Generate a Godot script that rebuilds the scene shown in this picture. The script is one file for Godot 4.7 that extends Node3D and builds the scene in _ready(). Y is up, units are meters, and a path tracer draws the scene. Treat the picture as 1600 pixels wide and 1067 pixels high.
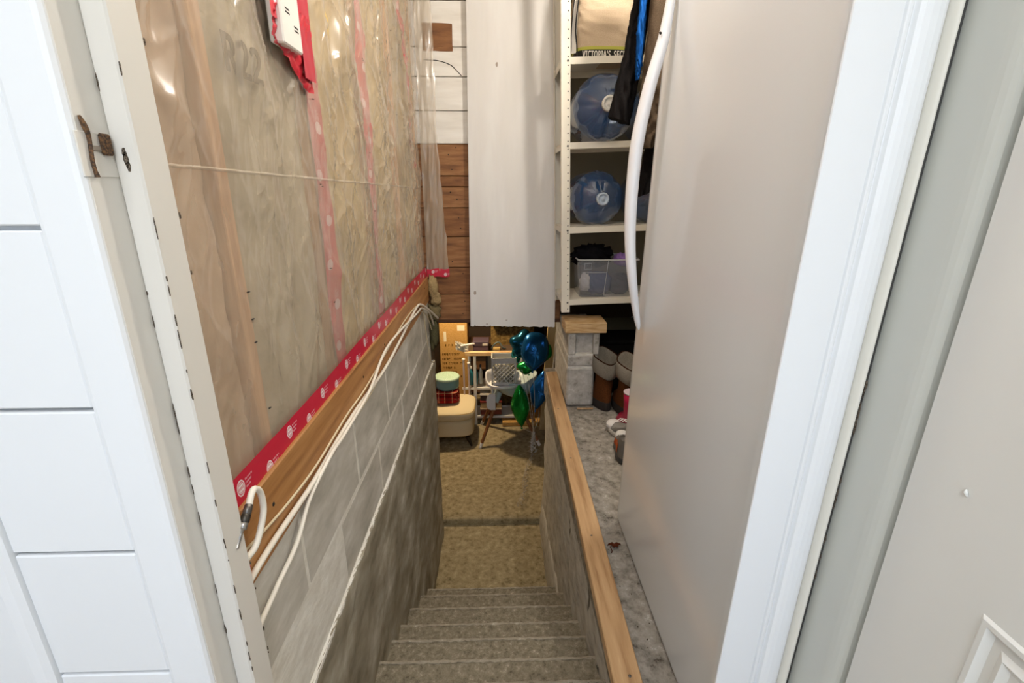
extends Node3D

# ---------------------------------------------------------------- materials
var M := {}
var rng := RandomNumberGenerator.new()

func _noise(freq: float, kind := 0, seed_value := 1, octaves := 4, warp := 0.0, gain := 0.5) -> FastNoiseLite:
	var n := FastNoiseLite.new()
	n.seed = seed_value
	n.frequency = freq
	n.noise_type = [FastNoiseLite.TYPE_SIMPLEX_SMOOTH, FastNoiseLite.TYPE_CELLULAR, FastNoiseLite.TYPE_VALUE_CUBIC][kind]
	n.fractal_octaves = octaves
	n.fractal_gain = gain
	if warp > 0.0:
		n.domain_warp_enabled = true
		n.domain_warp_amplitude = warp
		n.domain_warp_frequency = freq
	return n

func ntex(cols: Array, freq: float, seed_value := 1, kind := 0, octaves := 4, warp := 0.0, size := 512, gain := 0.5) -> NoiseTexture2D:
	var t := NoiseTexture2D.new()
	t.width = size
	t.height = size
	t.seamless = true
	t.noise = _noise(freq, kind, seed_value, octaves, warp, gain)
	if cols.size():
		var g := Gradient.new()
		var offs := PackedFloat32Array()
		var cc := PackedColorArray()
		for c in cols:
			offs.append(c[0])
			cc.append(Color(c[1]))
		g.offsets = offs
		g.colors = cc
		t.color_ramp = g
	return t

func flat(color: String, rough := 0.5, metal := 0.0) -> StandardMaterial3D:
	var m := StandardMaterial3D.new()
	if rough > 0.8:
		m.metallic_specular = 0.15
	m.albedo_color = Color(color)
	m.roughness = rough
	m.metallic = metal
	return m

# noise-coloured material in world triplanar space; scale stretches the grain per axis, relief in centimetres
func grainy(tex: Texture2D, scale: Vector3, rough := 0.8, relief: Texture2D = null, depth := 0.0, world := true) -> StandardMaterial3D:
	var m := StandardMaterial3D.new()
	m.albedo_texture = tex
	m.roughness = rough
	m.uv1_triplanar = true
	m.uv1_world_triplanar = world
	m.uv1_scale = scale
	if rough > 0.8:
		m.metallic_specular = 0.2
	if relief:
		m.heightmap_enabled = true
		m.heightmap_texture = relief
		m.heightmap_scale = depth
	return m

# ---------------------------------------------------------------- shapes
func box(st: SurfaceTool, a: Vector3, b: Vector3, c := 0.003, xf := Transform3D.IDENTITY) -> void:
	# chamfered box between two corners
	var lo := a.min(b)
	var hi := a.max(b)
	c = minf(c, 0.49 * minf(hi.x - lo.x, minf(hi.y - lo.y, hi.z - lo.z)))
	var mid := (lo + hi) * 0.5
	var h := (hi - lo) * 0.5
	st.set_smooth_group(-1)
	var corner := func(s: Vector3, ax: int) -> Vector3:
		var p := Vector3(h.x - c, h.y - c, h.z - c)
		p[ax] = h[ax]
		return xf * (mid + p * s)
	for ax in 3:
		var u := (ax + 1) % 3
		var w := (ax + 2) % 3
		for sg in [-1.0, 1.0]:
			var q := []
			for k in [[-1, -1], [1, -1], [1, 1], [-1, 1]]:
				var s := Vector3.ONE
				s[ax] = sg
				s[u] = k[0]
				s[w] = k[1]
				q.append(corner.call(s, ax))
			quad(st, q, sg > 0)
	if c <= 0.0:
		return
	for ax in 3:   # edge bevels, running along axis ax
		var u := (ax + 1) % 3
		var w := (ax + 2) % 3
		for su in [-1.0, 1.0]:
			for sw in [-1.0, 1.0]:
				var s0 := Vector3.ONE
				s0[u] = su
				s0[w] = sw
				s0[ax] = -1.0
				var s1 := s0
				s1[ax] = 1.0
				quad(st, [corner.call(s0, u), corner.call(s1, u), corner.call(s1, w), corner.call(s0, w)], su * sw > 0)
	for sx in [-1.0, 1.0]:
		for sy in [-1.0, 1.0]:
			for sz in [-1.0, 1.0]:
				var s := Vector3(sx, sy, sz)
				tri(st, corner.call(s, 0), corner.call(s, 1), corner.call(s, 2), sx * sy * sz > 0)

func tri(st: SurfaceTool, a: Vector3, b: Vector3, c: Vector3, flip := false) -> void:
	st.add_vertex(a)
	st.add_vertex(c if flip else b)
	st.add_vertex(b if flip else c)

func quad(st: SurfaceTool, q: Array, flip := false) -> void:
	tri(st, q[0], q[1], q[2], flip)
	tri(st, q[0], q[2], q[3], flip)

func begin() -> SurfaceTool:
	var st := SurfaceTool.new()
	st.begin(Mesh.PRIMITIVE_TRIANGLES)
	return st

func done(st: SurfaceTool) -> ArrayMesh:
	st.generate_normals()
	return st.commit()

func unique(called: String, parent: Node) -> String:
	if not parent.has_node(NodePath(called)):
		return called
	var k := 1
	while parent.has_node(NodePath("%s_%03d" % [called, k])):
		k += 1
	return "%s_%03d" % [called, k]

func node_of(called: String, mesh: Mesh, m: Material, parent: Node3D = self, at := Vector3.ZERO) -> MeshInstance3D:
	var o := MeshInstance3D.new()
	o.name = unique(called, parent)
	o.mesh = mesh
	o.material_override = m
	o.position = at
	parent.add_child(o, true)
	return o

func put(called: String, st: SurfaceTool, m: Material, parent: Node3D = self) -> MeshInstance3D:
	return node_of(called, done(st), m, parent)

func boxy(called: String, a: Vector3, b: Vector3, m: Material, parent: Node3D = self, c := 0.003) -> MeshInstance3D:
	var st := begin()
	box(st, a, b, c)
	return put(called, st, m, parent)

func thing(called: String, label: String, category: String, at := Vector3.ZERO, group := "") -> Node3D:
	var o := Node3D.new()
	o.name = unique(called, self)
	o.position = at
	add_child(o, true)
	return tag(o, label, category, group)

func tag(o: Node3D, label: String, category: String, group := "") -> Node3D:
	o.set_meta("label", label)
	o.set_meta("category", category)
	if group:
		o.set_meta("group", group)
	return o

func struct(o: Node3D, label := "") -> Node3D:
	o.set_meta("kind", "structure")
	if label:
		o.set_meta("label", label)
	return o

func stuff(o: Node3D) -> Node3D:
	o.set_meta("kind", "stuff")
	return o

func shell(called: String, label: String) -> Node3D:
	var o := Node3D.new()
	o.name = called
	add_child(o, true)
	return struct(o, label)

# rings of equal length joined into a skin; closed rings, ends capped
func loft(st: SurfaceTool, rings: Array, cap := true, smooth := true, ring_closed := true) -> void:
	st.set_smooth_group(0 if smooth else -1)
	var n: int = rings[0].size()
	for i in rings.size() - 1:
		for j in (n if ring_closed else n - 1):
			var k := (j + 1) % n
			quad(st, [rings[i][j], rings[i][k], rings[i + 1][k], rings[i + 1][j]], true)
	if cap:
		st.set_smooth_group(-1)
		for e in [0, rings.size() - 1]:
			var mid := Vector3.ZERO
			for p in rings[e]:
				mid += p
			mid /= n
			for j in n:
				tri(st, mid, rings[e][j], rings[e][(j + 1) % n], e == 0)

func smooth_path(pts: Array, per := 6) -> Array:
	var out := []
	for i in pts.size() - 1:
		var a: Vector3 = pts[maxi(i - 1, 0)]
		var b: Vector3 = pts[i]
		var c: Vector3 = pts[i + 1]
		var d: Vector3 = pts[mini(i + 2, pts.size() - 1)]
		for k in per:
			var t := float(k) / per
			out.append(b.cubic_interpolate(c, a, d, t))
	out.append(pts[-1])
	return out

# a swept round tube; radii is a number or an array as long as pts; flat squashes the section along the second axis
func tube(st: SurfaceTool, pts: Array, radii, sides := 8, squash := 1.0, hint := Vector3.UP, cap := true) -> void:
	var rings := []
	var side := Vector3.ZERO
	for i in pts.size():
		var t: Vector3 = (pts[mini(i + 1, pts.size() - 1)] - pts[maxi(i - 1, 0)]).normalized()
		if side == Vector3.ZERO:
			side = t.cross(hint)
			if side.length() < 0.01:
				side = t.cross(Vector3.RIGHT)
		side = (side - t * side.dot(t)).normalized()
		var up := side.cross(t)
		var r: float = radii[i] if radii is Array else radii
		var ring := PackedVector3Array()
		for j in sides:
			var a := TAU * j / sides
			ring.append(pts[i] + (side * cos(a) + up * sin(a) * squash) * r)
		rings.append(ring)
	loft(st, rings, cap)

# profile of [radius, height] turned about an axis through at
func lathe(st: SurfaceTool, prof: Array, at := Vector3.ZERO, sides := 24, basis := Basis.IDENTITY, cap := true) -> void:
	var rings := []
	for p in prof:
		var ring := PackedVector3Array()
		for j in sides:
			var a := TAU * j / sides
			ring.append(at + basis * Vector3(cos(a) * p[0], p[1], sin(a) * p[0]))
		rings.append(ring)
	loft(st, rings, cap)

# a surface f(u, v) over the unit square, nu x nv cells, given a thickness along off
func sheet(st: SurfaceTool, f: Callable, nu: int, nv: int, off := Vector3.ZERO) -> void:
	st.set_smooth_group(0)
	var g := []
	for i in nu + 1:
		var row := PackedVector3Array()
		for j in nv + 1:
			row.append(f.call(float(i) / nu, float(j) / nv))
		g.append(row)
	for i in nu:
		for j in nv:
			quad(st, [g[i][j], g[i + 1][j], g[i + 1][j + 1], g[i][j + 1]])
	if off == Vector3.ZERO:
		return
	for i in nu:
		for j in nv:
			quad(st, [g[i][j] + off, g[i + 1][j] + off, g[i + 1][j + 1] + off, g[i][j + 1] + off], true)
	st.set_smooth_group(-1)
	for i in nu:
		quad(st, [g[i][0], g[i + 1][0], g[i + 1][0] + off, g[i][0] + off], true)
		quad(st, [g[i][nv], g[i + 1][nv], g[i + 1][nv] + off, g[i][nv] + off])
	for j in nv:
		quad(st, [g[0][j], g[0][j + 1], g[0][j + 1] + off, g[0][j] + off])
		quad(st, [g[nu][j], g[nu][j + 1], g[nu][j + 1] + off, g[nu][j] + off], true)

# a soft closed body: superellipse rings along y
func blob(st: SurfaceTool, at: Vector3, half: Vector3, power := 2.6, rows := 14, sides := 28, lumps := 0.0, lump_freq := 6.0, seed_value := 3, xf := Basis.IDENTITY) -> void:
	var n := _noise(lump_freq, 0, seed_value, 3)
	var rings := []
	for i in rows + 1:
		var b := -PI / 2 + PI * i / rows
		var ring := PackedVector3Array()
		for j in sides:
			var a := TAU * j / sides
			var cb := pow(absf(cos(b)), 2.0 / power)
			var sb := signf(sin(b)) * pow(absf(sin(b)), 2.0 / power)
			var ca := signf(cos(a)) * pow(absf(cos(a)), 2.0 / power)
			var sa := signf(sin(a)) * pow(absf(sin(a)), 2.0 / power)
			var p := Vector3(cb * ca * half.x, sb * half.y, cb * sa * half.z)
			p *= 1.0 + lumps * n.get_noise_3dv(p * 10.0)
			ring.append(at + xf * p)
		rings.append(ring)
	loft(st, rings, false)

# vertical moulding: profile points (x, z) swept from y0 to y1, shifted in x by lean metres per metre of height
func moulding(st: SurfaceTool, prof: Array, y0: float, y1: float, smooth := false, lean := 0.0, ymid := 2.2) -> void:
	var rings := []
	for y in [y0, y1]:
		var ring := PackedVector3Array()
		for p in prof:
			ring.append(Vector3(p.x + lean * (y - ymid), y, p.y))
		rings.append(ring)
	loft(st, rings, true, smooth)

# ================================================================ scene
func _ready() -> void:
	rng.seed = 11
	camera_and_light()
	make_materials()
	house_side()
	door_frame()
	left_wall()
	stairs_and_floor()
	right_side()
	back_wall()
	vapour_barrier()
	cables()
	refrigerator()
	shelving()
	shelf_contents()
	hanging_clothes()
	ledge_things()
	basement()
	balloons()

func camera_and_light() -> void:
	var cam := Camera3D.new()
	cam.name = "camera"
	add_child(cam)
	cam.fov = 70.851
	cam.near = 0.02
	cam.position = Vector3(0, 2.635, 0)
	cam.look_at(Vector3(0, 2.635, 0) + Vector3(0.026629, -0.303041, -0.952606), Vector3.UP)
	cam.current = true

	var we := WorldEnvironment.new()
	we.name = "environment"
	var env := Environment.new()
	env.background_mode = Environment.BG_SKY
	var sky := Sky.new()
	var sm := ProceduralSkyMaterial.new()
	sm.sky_top_color = Color(0.62, 0.72, 0.88)
	sm.sky_horizon_color = Color(0.86, 0.89, 0.93)
	sm.ground_bottom_color = Color(0.35, 0.36, 0.35)
	sm.ground_horizon_color = Color(0.86, 0.89, 0.93)
	sm.energy_multiplier = 7.0
	sky.sky_material = sm
	env.sky = sky
	env.tonemap_mode = Environment.TONE_MAPPER_LINEAR
	env.tonemap_exposure = 1.0
	env.sdfgi_enabled = true
	env.ssao_enabled = true
	env.ssil_enabled = true
	we.environment = env
	add_child(we)

	# the three fittings that light the place: house ceiling panel, stair lamp, cellar lamp
	ceiling_panel(Vector3(-0.1, 3.90, 0.75), Vector2(1.3, 0.9), Color(0.97, 0.985, 1.0), 3.4)
	lamp("stair_lamp", "round frosted ceiling lamp above the cellar stairs, out of frame", Vector3(0.74, 3.82, -1.85), Color(1.0, 0.965, 0.92), 1.55)
	lamp("stair_lamp", "round frosted ceiling lamp over the middle of the stairs", Vector3(-0.05, 3.86, -1.25), Color(1.0, 0.97, 0.93), 0.6)
	lamp("cellar_lamp", "round frosted lamp under the cellar ceiling, out of frame", Vector3(-0.40, 1.93, -4.82), Color(1.0, 0.885, 0.72), 2.2)

func lamp(called: String, label: String, at: Vector3, c: Color, energy: float) -> void:
	var t := thing(called, label, "lamp", at)
	var gl := StandardMaterial3D.new()
	gl.albedo_color = Color(0.95, 0.94, 0.92)
	gl.emission_enabled = true
	gl.emission = c
	gl.emission_energy_multiplier = 1.2
	var st := begin()
	lathe(st, [[0.001, -0.09], [0.05, -0.085], [0.085, -0.06], [0.1, -0.02], [0.1, 0.0]], Vector3.ZERO, 24)
	put("diffuser", st, gl, t)
	st = begin()
	lathe(st, [[0.115, 0.002], [0.115, 0.03], [0.06, 0.04]], Vector3.ZERO, 24)
	put("base", st, flat("d8d6d0", 0.4), t)
	var l := OmniLight3D.new()
	l.name = "light"
	l.position = Vector3(0, -0.04, 0)
	l.light_color = c
	l.light_energy = energy
	l.light_size = 0.06
	l.omni_range = 12.0
	l.omni_attenuation = 2.0
	l.shadow_enabled = true
	t.add_child(l)

func ceiling_panel(at: Vector3, size: Vector2, c: Color, energy: float) -> void:
	var t := thing("ceiling_light_panel", "large white flat ceiling light panel in the house behind the viewer", "ceiling light", at)
	var st := begin()
	var h := Vector3(size.x / 2, 0, size.y / 2)
	box(st, Vector3(-h.x, -0.02, -h.z), Vector3(h.x, -0.012, h.z), 0.001)
	var gl := StandardMaterial3D.new()
	gl.albedo_color = Color(0.95, 0.95, 0.95)
	gl.emission_enabled = true
	gl.emission = c
	gl.emission_energy_multiplier = 1.2
	put("diffuser", st, gl, t)
	st = begin()
	for s in [-1.0, 1.0]:
		box(st, Vector3(s * h.x, -0.024, -h.z - 0.02), Vector3(s * (h.x + 0.02), 0.0, h.z + 0.02))
		box(st, Vector3(-h.x, -0.024, s * h.z), Vector3(h.x, 0.0, s * (h.z + 0.02)))
	put("frame", st, flat("e8e8e8", 0.4), t)
	var l := AreaLight3D.new()
	l.name = "light"
	l.area_size = size
	l.position = Vector3(0, -0.03, 0)
	l.rotation = Vector3(-PI / 2, 0, 0)
	l.light_color = c
	l.light_energy = energy
	l.area_range = 12.0
	l.area_attenuation = 2.0
	l.shadow_enabled = true
	t.add_child(l)

func make_materials() -> void:
	var speck := ntex([], 0.06, 5, 0, 5)
	var coarse := ntex([], 0.02, 9, 0, 5, 12.0)
	M.white = flat("e9ebec", 0.32)
	M.jamb = flat("dcd8cf", 0.4)
	M.cream = flat("dedbd0", 0.4)
	M.grey_jamb = flat("c9cbc4", 0.42)
	M.door = flat("dadad5", 0.4)
	M.fridge = flat("dadee1", 0.3)
	M.fridge.clearcoat_enabled = true
	M.fridge.clearcoat = 0.8
	M.fridge.clearcoat_roughness = 0.15
	M.fridge_handle = flat("eceef2", 0.25)
	M.dark = flat("1a1613", 0.8)
	M.black = flat("141312", 0.85)
	M.wall = flat("d9d9d6", 0.7)
	M.chip = grainy(ntex([[0.3, "3a322b"], [0.6, "6a5f52"], [0.8, "857a6b"]], 0.08, 3), Vector3(9, 9, 9), 0.9)
	# concrete
	M.block = grainy(ntex([[0.1, "a8a397"], [0.4, "bbb6aa"], [0.62, "c6c1b6"], [0.9, "d6d2c9"]], 0.006, 21, 0, 7, 0.0, 1024, 0.62), Vector3(1.1, 1.1, 0.42), 0.92, speck, 0.05)
	M.mortar = grainy(ntex([[0.2, "d6d1c5"], [0.8, "ebe8df"]], 0.02, 22, 0, 6, 0.0, 512, 0.65), Vector3(2, 2, 0.8), 0.95, speck, 0.08)
	M.parge = grainy(ntex([[0.1, "7f7664"], [0.35, "968d7a"], [0.55, "a39b89"], [0.72, "b1aa99"], [0.92, "cdc8bb"]], 0.006, 23, 0, 7, 30.0, 1024, 0.6), Vector3(1.3, 0.8, 0.42), 0.9, coarse, 0.05)
	M.step = grainy(ntex([[0.06, "3b352b"], [0.3, "6f6757"], [0.5, "7f7766"], [0.7, "8c8473"], [0.94, "bcb4a4"]], 0.012, 24, 0, 7, 0.0, 1024, 0.82), Vector3(2.2, 2.2, 2.2), 0.93, speck, 0.08)
	M.nosing = grainy(ntex([[0.08, "5f584c"], [0.3, "8f8778"], [0.7, "a29a8b"], [0.93, "c6bfb1"]], 0.014, 29, 0, 7, 0.0, 512, 0.8), Vector3(2.2, 2.2, 2.2), 0.93, speck, 0.08)
	M.floor = grainy(ntex([[0.08, "63583f"], [0.35, "8c7f62"], [0.55, "978a6c"], [0.72, "a29576"], [0.95, "bdb194"]], 0.008, 25, 0, 7, 0.0, 1024, 0.72), Vector3(1.5, 1.5, 1.5), 0.92, speck, 0.08)
	M.ledge = grainy(ntex([[0.05, "443f37"], [0.25, "777168"], [0.5, "8d877d"], [0.75, "9c968c"], [0.96, "c2beb5"]], 0.008, 26, 0, 7, 8.0, 1024, 0.72), Vector3(1.6, 1.6, 1.6), 0.93, speck, 0.10)
	M.stucco = grainy(ntex([[0.08, "979287"], [0.4, "b8b3a9"], [0.7, "c2beb4"], [0.95, "d2cec6"]], 0.010, 27, 0, 7, 0.0, 1024, 0.65), Vector3(1.5, 1.5, 0.6), 0.93, speck, 0.12)
	M.pier = grainy(ntex([[0.08, "8b887f"], [0.35, "aeaaa2"], [0.7, "bcb9b2"], [0.95, "d2d0cb"]], 0.012, 28, 0, 7, 0.0, 512, 0.65), Vector3(2, 2, 2), 0.93, speck, 0.15)
	# timber
	var rings := ntex([], 0.03, 31, 0, 3)
	M.board = grainy(ntex([[0.1, "8c5c31"], [0.35, "a5723f"], [0.6, "af7d49"], [0.9, "bd8d58"]], 0.008, 32, 0, 6, 14.0, 1024, 0.6), Vector3(1.4, 3.2, 0.22), 0.5, rings, 0.02)
	M.rail = grainy(ntex([[0.1, "957049"], [0.4, "b08c62"], [0.65, "b8956b"], [0.92, "c9a980"]], 0.008, 33, 0, 6, 14.0, 512, 0.6), Vector3(5, 5, 0.4), 0.6, rings, 0.02)
	M.plank_a = grainy(ntex([[0.08, "5d3a1f"], [0.4, "7a4f2c"], [0.62, "835731"], [0.92, "94673d"]], 0.008, 34, 0, 6, 14.0, 1024, 0.6), Vector3(0.5, 2.8, 3), 0.7, rings, 0.03)
	M.plank_b = grainy(ntex([[0.08, "6a4526"], [0.4, "865a35"], [0.62, "90643c"], [0.92, "a1744a"]], 0.008, 35, 0, 6, 14.0, 1024, 0.6), Vector3(0.45, 3.2, 3), 0.7, rings, 0.03)
	M.plank_white = grainy(ntex([[0.15, "dad5cc"], [0.5, "e3dfd7"], [0.9, "e9e6df"]], 0.01, 36, 0, 5), Vector3(0.5, 3, 5), 0.55, rings, 0.03)
	M.plywood = grainy(ntex([[0.1, "b48c5b"], [0.45, "cca977"], [0.8, "d6b78a"]], 0.012, 37, 0, 5, 10.0), Vector3(1.2, 12, 2), 0.7)
	M.drywall = grainy(ntex([[0.25, "d8d5d0"], [0.6, "dbd8d4"], [0.85, "dedcd8"]], 0.006, 38, 0, 4), Vector3(2.0, 0.35, 1), 0.75)
	M.shelf = flat("e3dccb", 0.4, 0.0)
	M.steel = flat("5a5752", 0.45, 0.7)

func house_side() -> void:
	# the room the viewer stands in
	var o := shell("floor_hall", "pale hall floor at the top of the stairs")
	boxy("slab", Vector3(-1.7, 1.235, -0.7), Vector3(1.7, 1.335, 2.5), flat("b8ab98", 0.5), o, 0.0)
	o = shell("ceiling_hall", "white hall ceiling")
	boxy("board", Vector3(-1.7, 3.9, -0.7), Vector3(1.7, 4.0, 2.5), flat("eeeeec", 0.8), o, 0.0)
	o = shell("wall_hall_left", "white hall side wall")
	boxy("board", Vector3(-1.7, 1.335, -0.58), Vector3(-1.6, 3.9, 2.5), M.wall, o, 0.0)
	o = shell("wall_hall_right", "white hall side wall beyond the open door")
	boxy("board", Vector3(1.6, 1.335, -0.58), Vector3(1.7, 3.9, 2.5), M.wall, o, 0.0)
	o = shell("wall_hall_rear", "white hall wall behind the viewer with a window opening")
	boxy("below_window", Vector3(-1.6, 1.335, 2.4), Vector3(1.6, 2.2, 2.5), M.wall, o, 0.0)
	boxy("above_window", Vector3(-1.6, 3.6, 2.4), Vector3(1.6, 3.9, 2.5), M.wall, o, 0.0)
	boxy("beside_window", Vector3(-1.6, 2.2, 2.4), Vector3(-0.9, 3.6, 2.5), M.wall, o, 0.0)
	boxy("beside_window", Vector3(0.9, 2.2, 2.4), Vector3(1.6, 3.6, 2.5), M.wall, o, 0.0)
	o = shell("window_1", "hall window behind the viewer")
	var st := begin()
	for s in [-1.0, 0.0, 1.0]:
		box(st, Vector3(s * 0.875 - 0.025, 2.2, 2.42), Vector3(s * 0.875 + 0.025, 3.6, 2.47))
	for y in [2.225, 3.575]:
		box(st, Vector3(-0.85, y - 0.025, 2.42), Vector3(0.85, y + 0.025, 2.47))
	put("window_frame", st, M.white, o)
	var glass := StandardMaterial3D.new()
	glass.transparency = BaseMaterial3D.TRANSPARENCY_ALPHA
	glass.albedo_color = Color(0.9, 0.95, 0.95, 0.08)
	glass.roughness = 0.02
	for s in [-1.0, 1.0]:
		boxy("pane", Vector3(s * 0.025, 2.25, 2.443), Vector3(s * 0.85, 3.55, 2.447), glass, o, 0.0)

	# wall to the left of the doorway: stiles with recessed white boards between them
	o = shell("wall_front_left", "white boarded panelling left of the doorway")
	boxy("core", Vector3(-1.6, 1.335, -0.70), Vector3(-0.4815, 3.9, -0.5935), M.white, o, 0.0)
	st = begin()
	moulding(st, [Vector2(-0.4605, -0.593), Vector2(-0.4605, -0.581), Vector2(-0.463, -0.5765), Vector2(-0.468, -0.574), Vector2(-0.516, -0.574), Vector2(-0.521, -0.5755), Vector2(-0.523, -0.579), Vector2(-0.523, -0.593)], 1.335, 3.9)
	put("stile", st, M.white, o)
	st = begin()
	moulding(st, [Vector2(-0.693, -0.593), Vector2(-0.693, -0.572), Vector2(-0.70, -0.5655), Vector2(-0.712, -0.562), Vector2(-0.86, -0.562), Vector2(-0.86, -0.593)], 1.335, 3.9)
	put("stile", st, M.white, o)
	var edges := [1.335, 1.46, 1.685, 1.910, 2.139, 2.363, 2.592, 2.82, 3.05, 3.28, 3.51, 3.9]
	for i in edges.size() - 1:
		boxy("board", Vector3(-0.6925, edges[i] + 0.0028, -0.592), Vector3(-0.5235, edges[i + 1] - 0.0028, -0.5775), M.white, o, 0.002)
	edges = [1.335, 1.46, 1.685, 1.910, 2.139, 2.363, 2.592, 2.82, 3.05, 3.28, 3.51, 3.9]
	for i in edges.size() - 1:
		boxy("board", Vector3(-1.6, edges[i] + 0.0028, -0.592), Vector3(-0.8605, edges[i + 1] - 0.0028, -0.5775), M.white, o, 0.002)
	o = shell("wall_front_right", "wall behind the open door right of the doorway")
	boxy("core", Vector3(0.60, 1.335, -0.70), Vector3(1.6, 3.9, -0.60), M.wall, o, 0.0)
	# house floor edge over the stairs and ceiling over the stairs
	o = shell("ceiling_stair", "ceiling over the cellar stairs")
	boxy("board", Vector3(-0.7, 3.9, -3.3), Vector3(1.3, 4.0, -0.7), flat("d8d3c8", 0.85), o, 0.0)

func chips(parent: Node3D, pts: Array, normal_axis: int) -> void:
	# small flakes where the paint has come off an edge, joined into one part
	var st := begin()
	for p in pts:
		var n := 5 + rng.randi() % 4
		var rr := []
		for k in n:
			var a := TAU * k / n
			var r := Vector2(cos(a) * p[1] * rng.randf_range(0.5, 1.0), sin(a) * p[2] * rng.randf_range(0.7, 1.0))
			var q: Vector3 = p[0]
			if normal_axis == 0:
				q += Vector3(0, r.y, r.x)
			else:
				q += Vector3(r.x, r.y, 0)
			rr.append(q)
		var off := Vector3.RIGHT * 0.0006 if normal_axis == 0 else Vector3.BACK * 0.0006
		var up := PackedVector3Array()
		var dn := PackedVector3Array()
		for q in rr:
			up.append(q + off)
			dn.append(q - off)
		loft(st, [dn, up], true, false)
	stuff(put("paint_chip", st, M.chip, parent))

func door_frame() -> void:
	# ---- left jamb with stop
	var o := shell("trim_1", "worn white door jamb on the left with chipped edges")
	var st := begin()
	box(st, Vector3(-0.4805, 1.335, -0.695), Vector3(-0.46, 3.9, -0.583), 0.001)
	put("jamb", st, M.jamb, o)
	st = begin()
	box(st, Vector3(-0.4597, 1.335, -0.682), Vector3(-0.43, 3.9, -0.627), 0.0025)
	put("stop", st, M.jamb, o)
	var worn := []
	for k in 34:
		worn.append([Vector3(-0.4296, rng.randf_range(1.6, 3.2), -0.6283 - rng.randf() * 0.001), rng.randf_range(0.0005, 0.0016), rng.randf_range(0.002, 0.016)])
	for k in 12:
		worn.append([Vector3(-0.4296, rng.randf_range(1.6, 3.2), -0.6815), rng.randf_range(0.001, 0.002), rng.randf_range(0.002, 0.006)])
	chips(o, worn, 0)
	worn = []
	for k in 14:
		worn.append([Vector3(-0.458 + rng.randf() * 0.001, rng.randf_range(1.7, 2.9), -0.6266), rng.randf_range(0.0006, 0.0016), rng.randf_range(0.003, 0.018)])
	worn.append([Vector3(-0.4445, 2.668, -0.6266), 0.004, 0.012])
	worn.append([Vector3(-0.4455, 2.677, -0.6266), 0.003, 0.006])
	worn.append([Vector3(-0.4435, 2.661, -0.6266), 0.003, 0.008])
	chips(o, worn, 1)
	# old latch keeper let into the jamb
	var t := thing("latch_keeper", "rusty iron latch keeper let into the painted left door jamb", "latch", Vector3(-0.46, 2.67, -0.60))
	st = begin()
	box(st, Vector3(-0.001, -0.022, -0.03), Vector3(0.0012, 0.026, 0.022), 0.0006)
	put("plate", st, M.jamb, t)
	var rust := grainy(ntex([[0.2, "2a2019"], [0.5, "59402a"], [0.8, "8a6238"]], 0.05, 41), Vector3(9, 9, 9), 0.8)
	st = begin()
	tube(st, smooth_path([Vector3(0.002, 0.042, 0.011), Vector3(0.003, 0.022, 0.006), Vector3(0.003, -0.005, 0.009), Vector3(0.002, -0.022, 0.007)], 4), [0.002, 0.003, 0.004, 0.004, 0.0035, 0.003, 0.003, 0.003, 0.003, 0.003, 0.003, 0.004, 0.0045], 6, 0.6)
	put("bar", st, rust, t)
	st = begin()
	box(st, Vector3(0.001, 0.002, -0.024), Vector3(0.006, 0.026, -0.008), 0.002)
	put("tongue", st, rust, t)
	st = begin()
	box(st, Vector3(0.001, 0.006, -0.009), Vector3(0.003, 0.012, 0.006), 0.0006)
	put("strap", st, flat("8d8377", 0.6), t)

	# ---- right jamb: white casing with bead and rounded stop, weatherstrip, grey rebate
	var lean := 0.022
	o = shell("trim_2", "bright white door casing with a bead on the right of the doorway")
	st = begin()
	var prof := [Vector2(0.452, -0.70), Vector2(0.4275, -0.6822), Vector2(0.4285, -0.680), Vector2(0.492, -0.680), Vector2(0.4935, -0.6835), Vector2(0.4955, -0.6835), Vector2(0.497, -0.680), Vector2(0.499, -0.6785), Vector2(0.502, -0.6785), Vector2(0.504, -0.680), Vector2(0.5055, -0.6845), Vector2(0.508, -0.6835)]
	for k in 7:
		var a := PI - PI * k / 7.0
		prof.append(Vector2(0.5285 + 0.0195 * cos(a), -0.682 + 0.009 * sin(a)))
	prof.append_array([Vector2(0.549, -0.686), Vector2(0.549, -0.70)])
	moulding(st, prof, 1.335, 3.9, false, lean)
	put("casing", st, M.white, o)
	o = shell("trim_3", "cream weatherstrip beside the white casing")
	st = begin()
	prof = [Vector2(0.5475, -0.70)]
	for k in 8:
		var a := PI - PI * k / 7.0
		prof.append(Vector2(0.5535 + 0.0062 * cos(a), -0.680 + 0.016 * maxf(sin(a), 0.0)))
	prof.append(Vector2(0.5595, -0.70))
	moulding(st, prof, 1.335, 3.9, true, lean)
	put("weatherstrip", st, M.cream, o)
	st = begin()
	moulding(st, [Vector2(0.5590, -0.70), Vector2(0.5590, -0.675), Vector2(0.5605, -0.672), Vector2(0.5640, -0.671), Vector2(0.5658, -0.674), Vector2(0.5658, -0.70)], 1.335, 3.9, false, lean)
	put("rubber_seal", st, flat("34332f", 0.7), o)
	worn = []
	for k in 16:
		var y := rng.randf_range(1.95, 2.35)
		worn.append([Vector3(0.5605 + lean * (y - 2.2), y, -0.6682), rng.randf_range(0.001, 0.0025), rng.randf_range(0.004, 0.022)])
	chips(o, worn, 1)
	o = shell("trim_4", "grey painted door rebate on the right")
	st = begin()
	prof = [Vector2(0.62, -0.70), Vector2(0.5655, -0.70), Vector2(0.5655, -0.655), Vector2(0.5660, -0.608)]
	for k in 6:
		var a := PI / 2 * k / 5.0
		prof.append(Vector2(0.566 + 0.012 * (1.0 - cos(a)), -0.608 + 0.030 * sin(a)))
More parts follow.
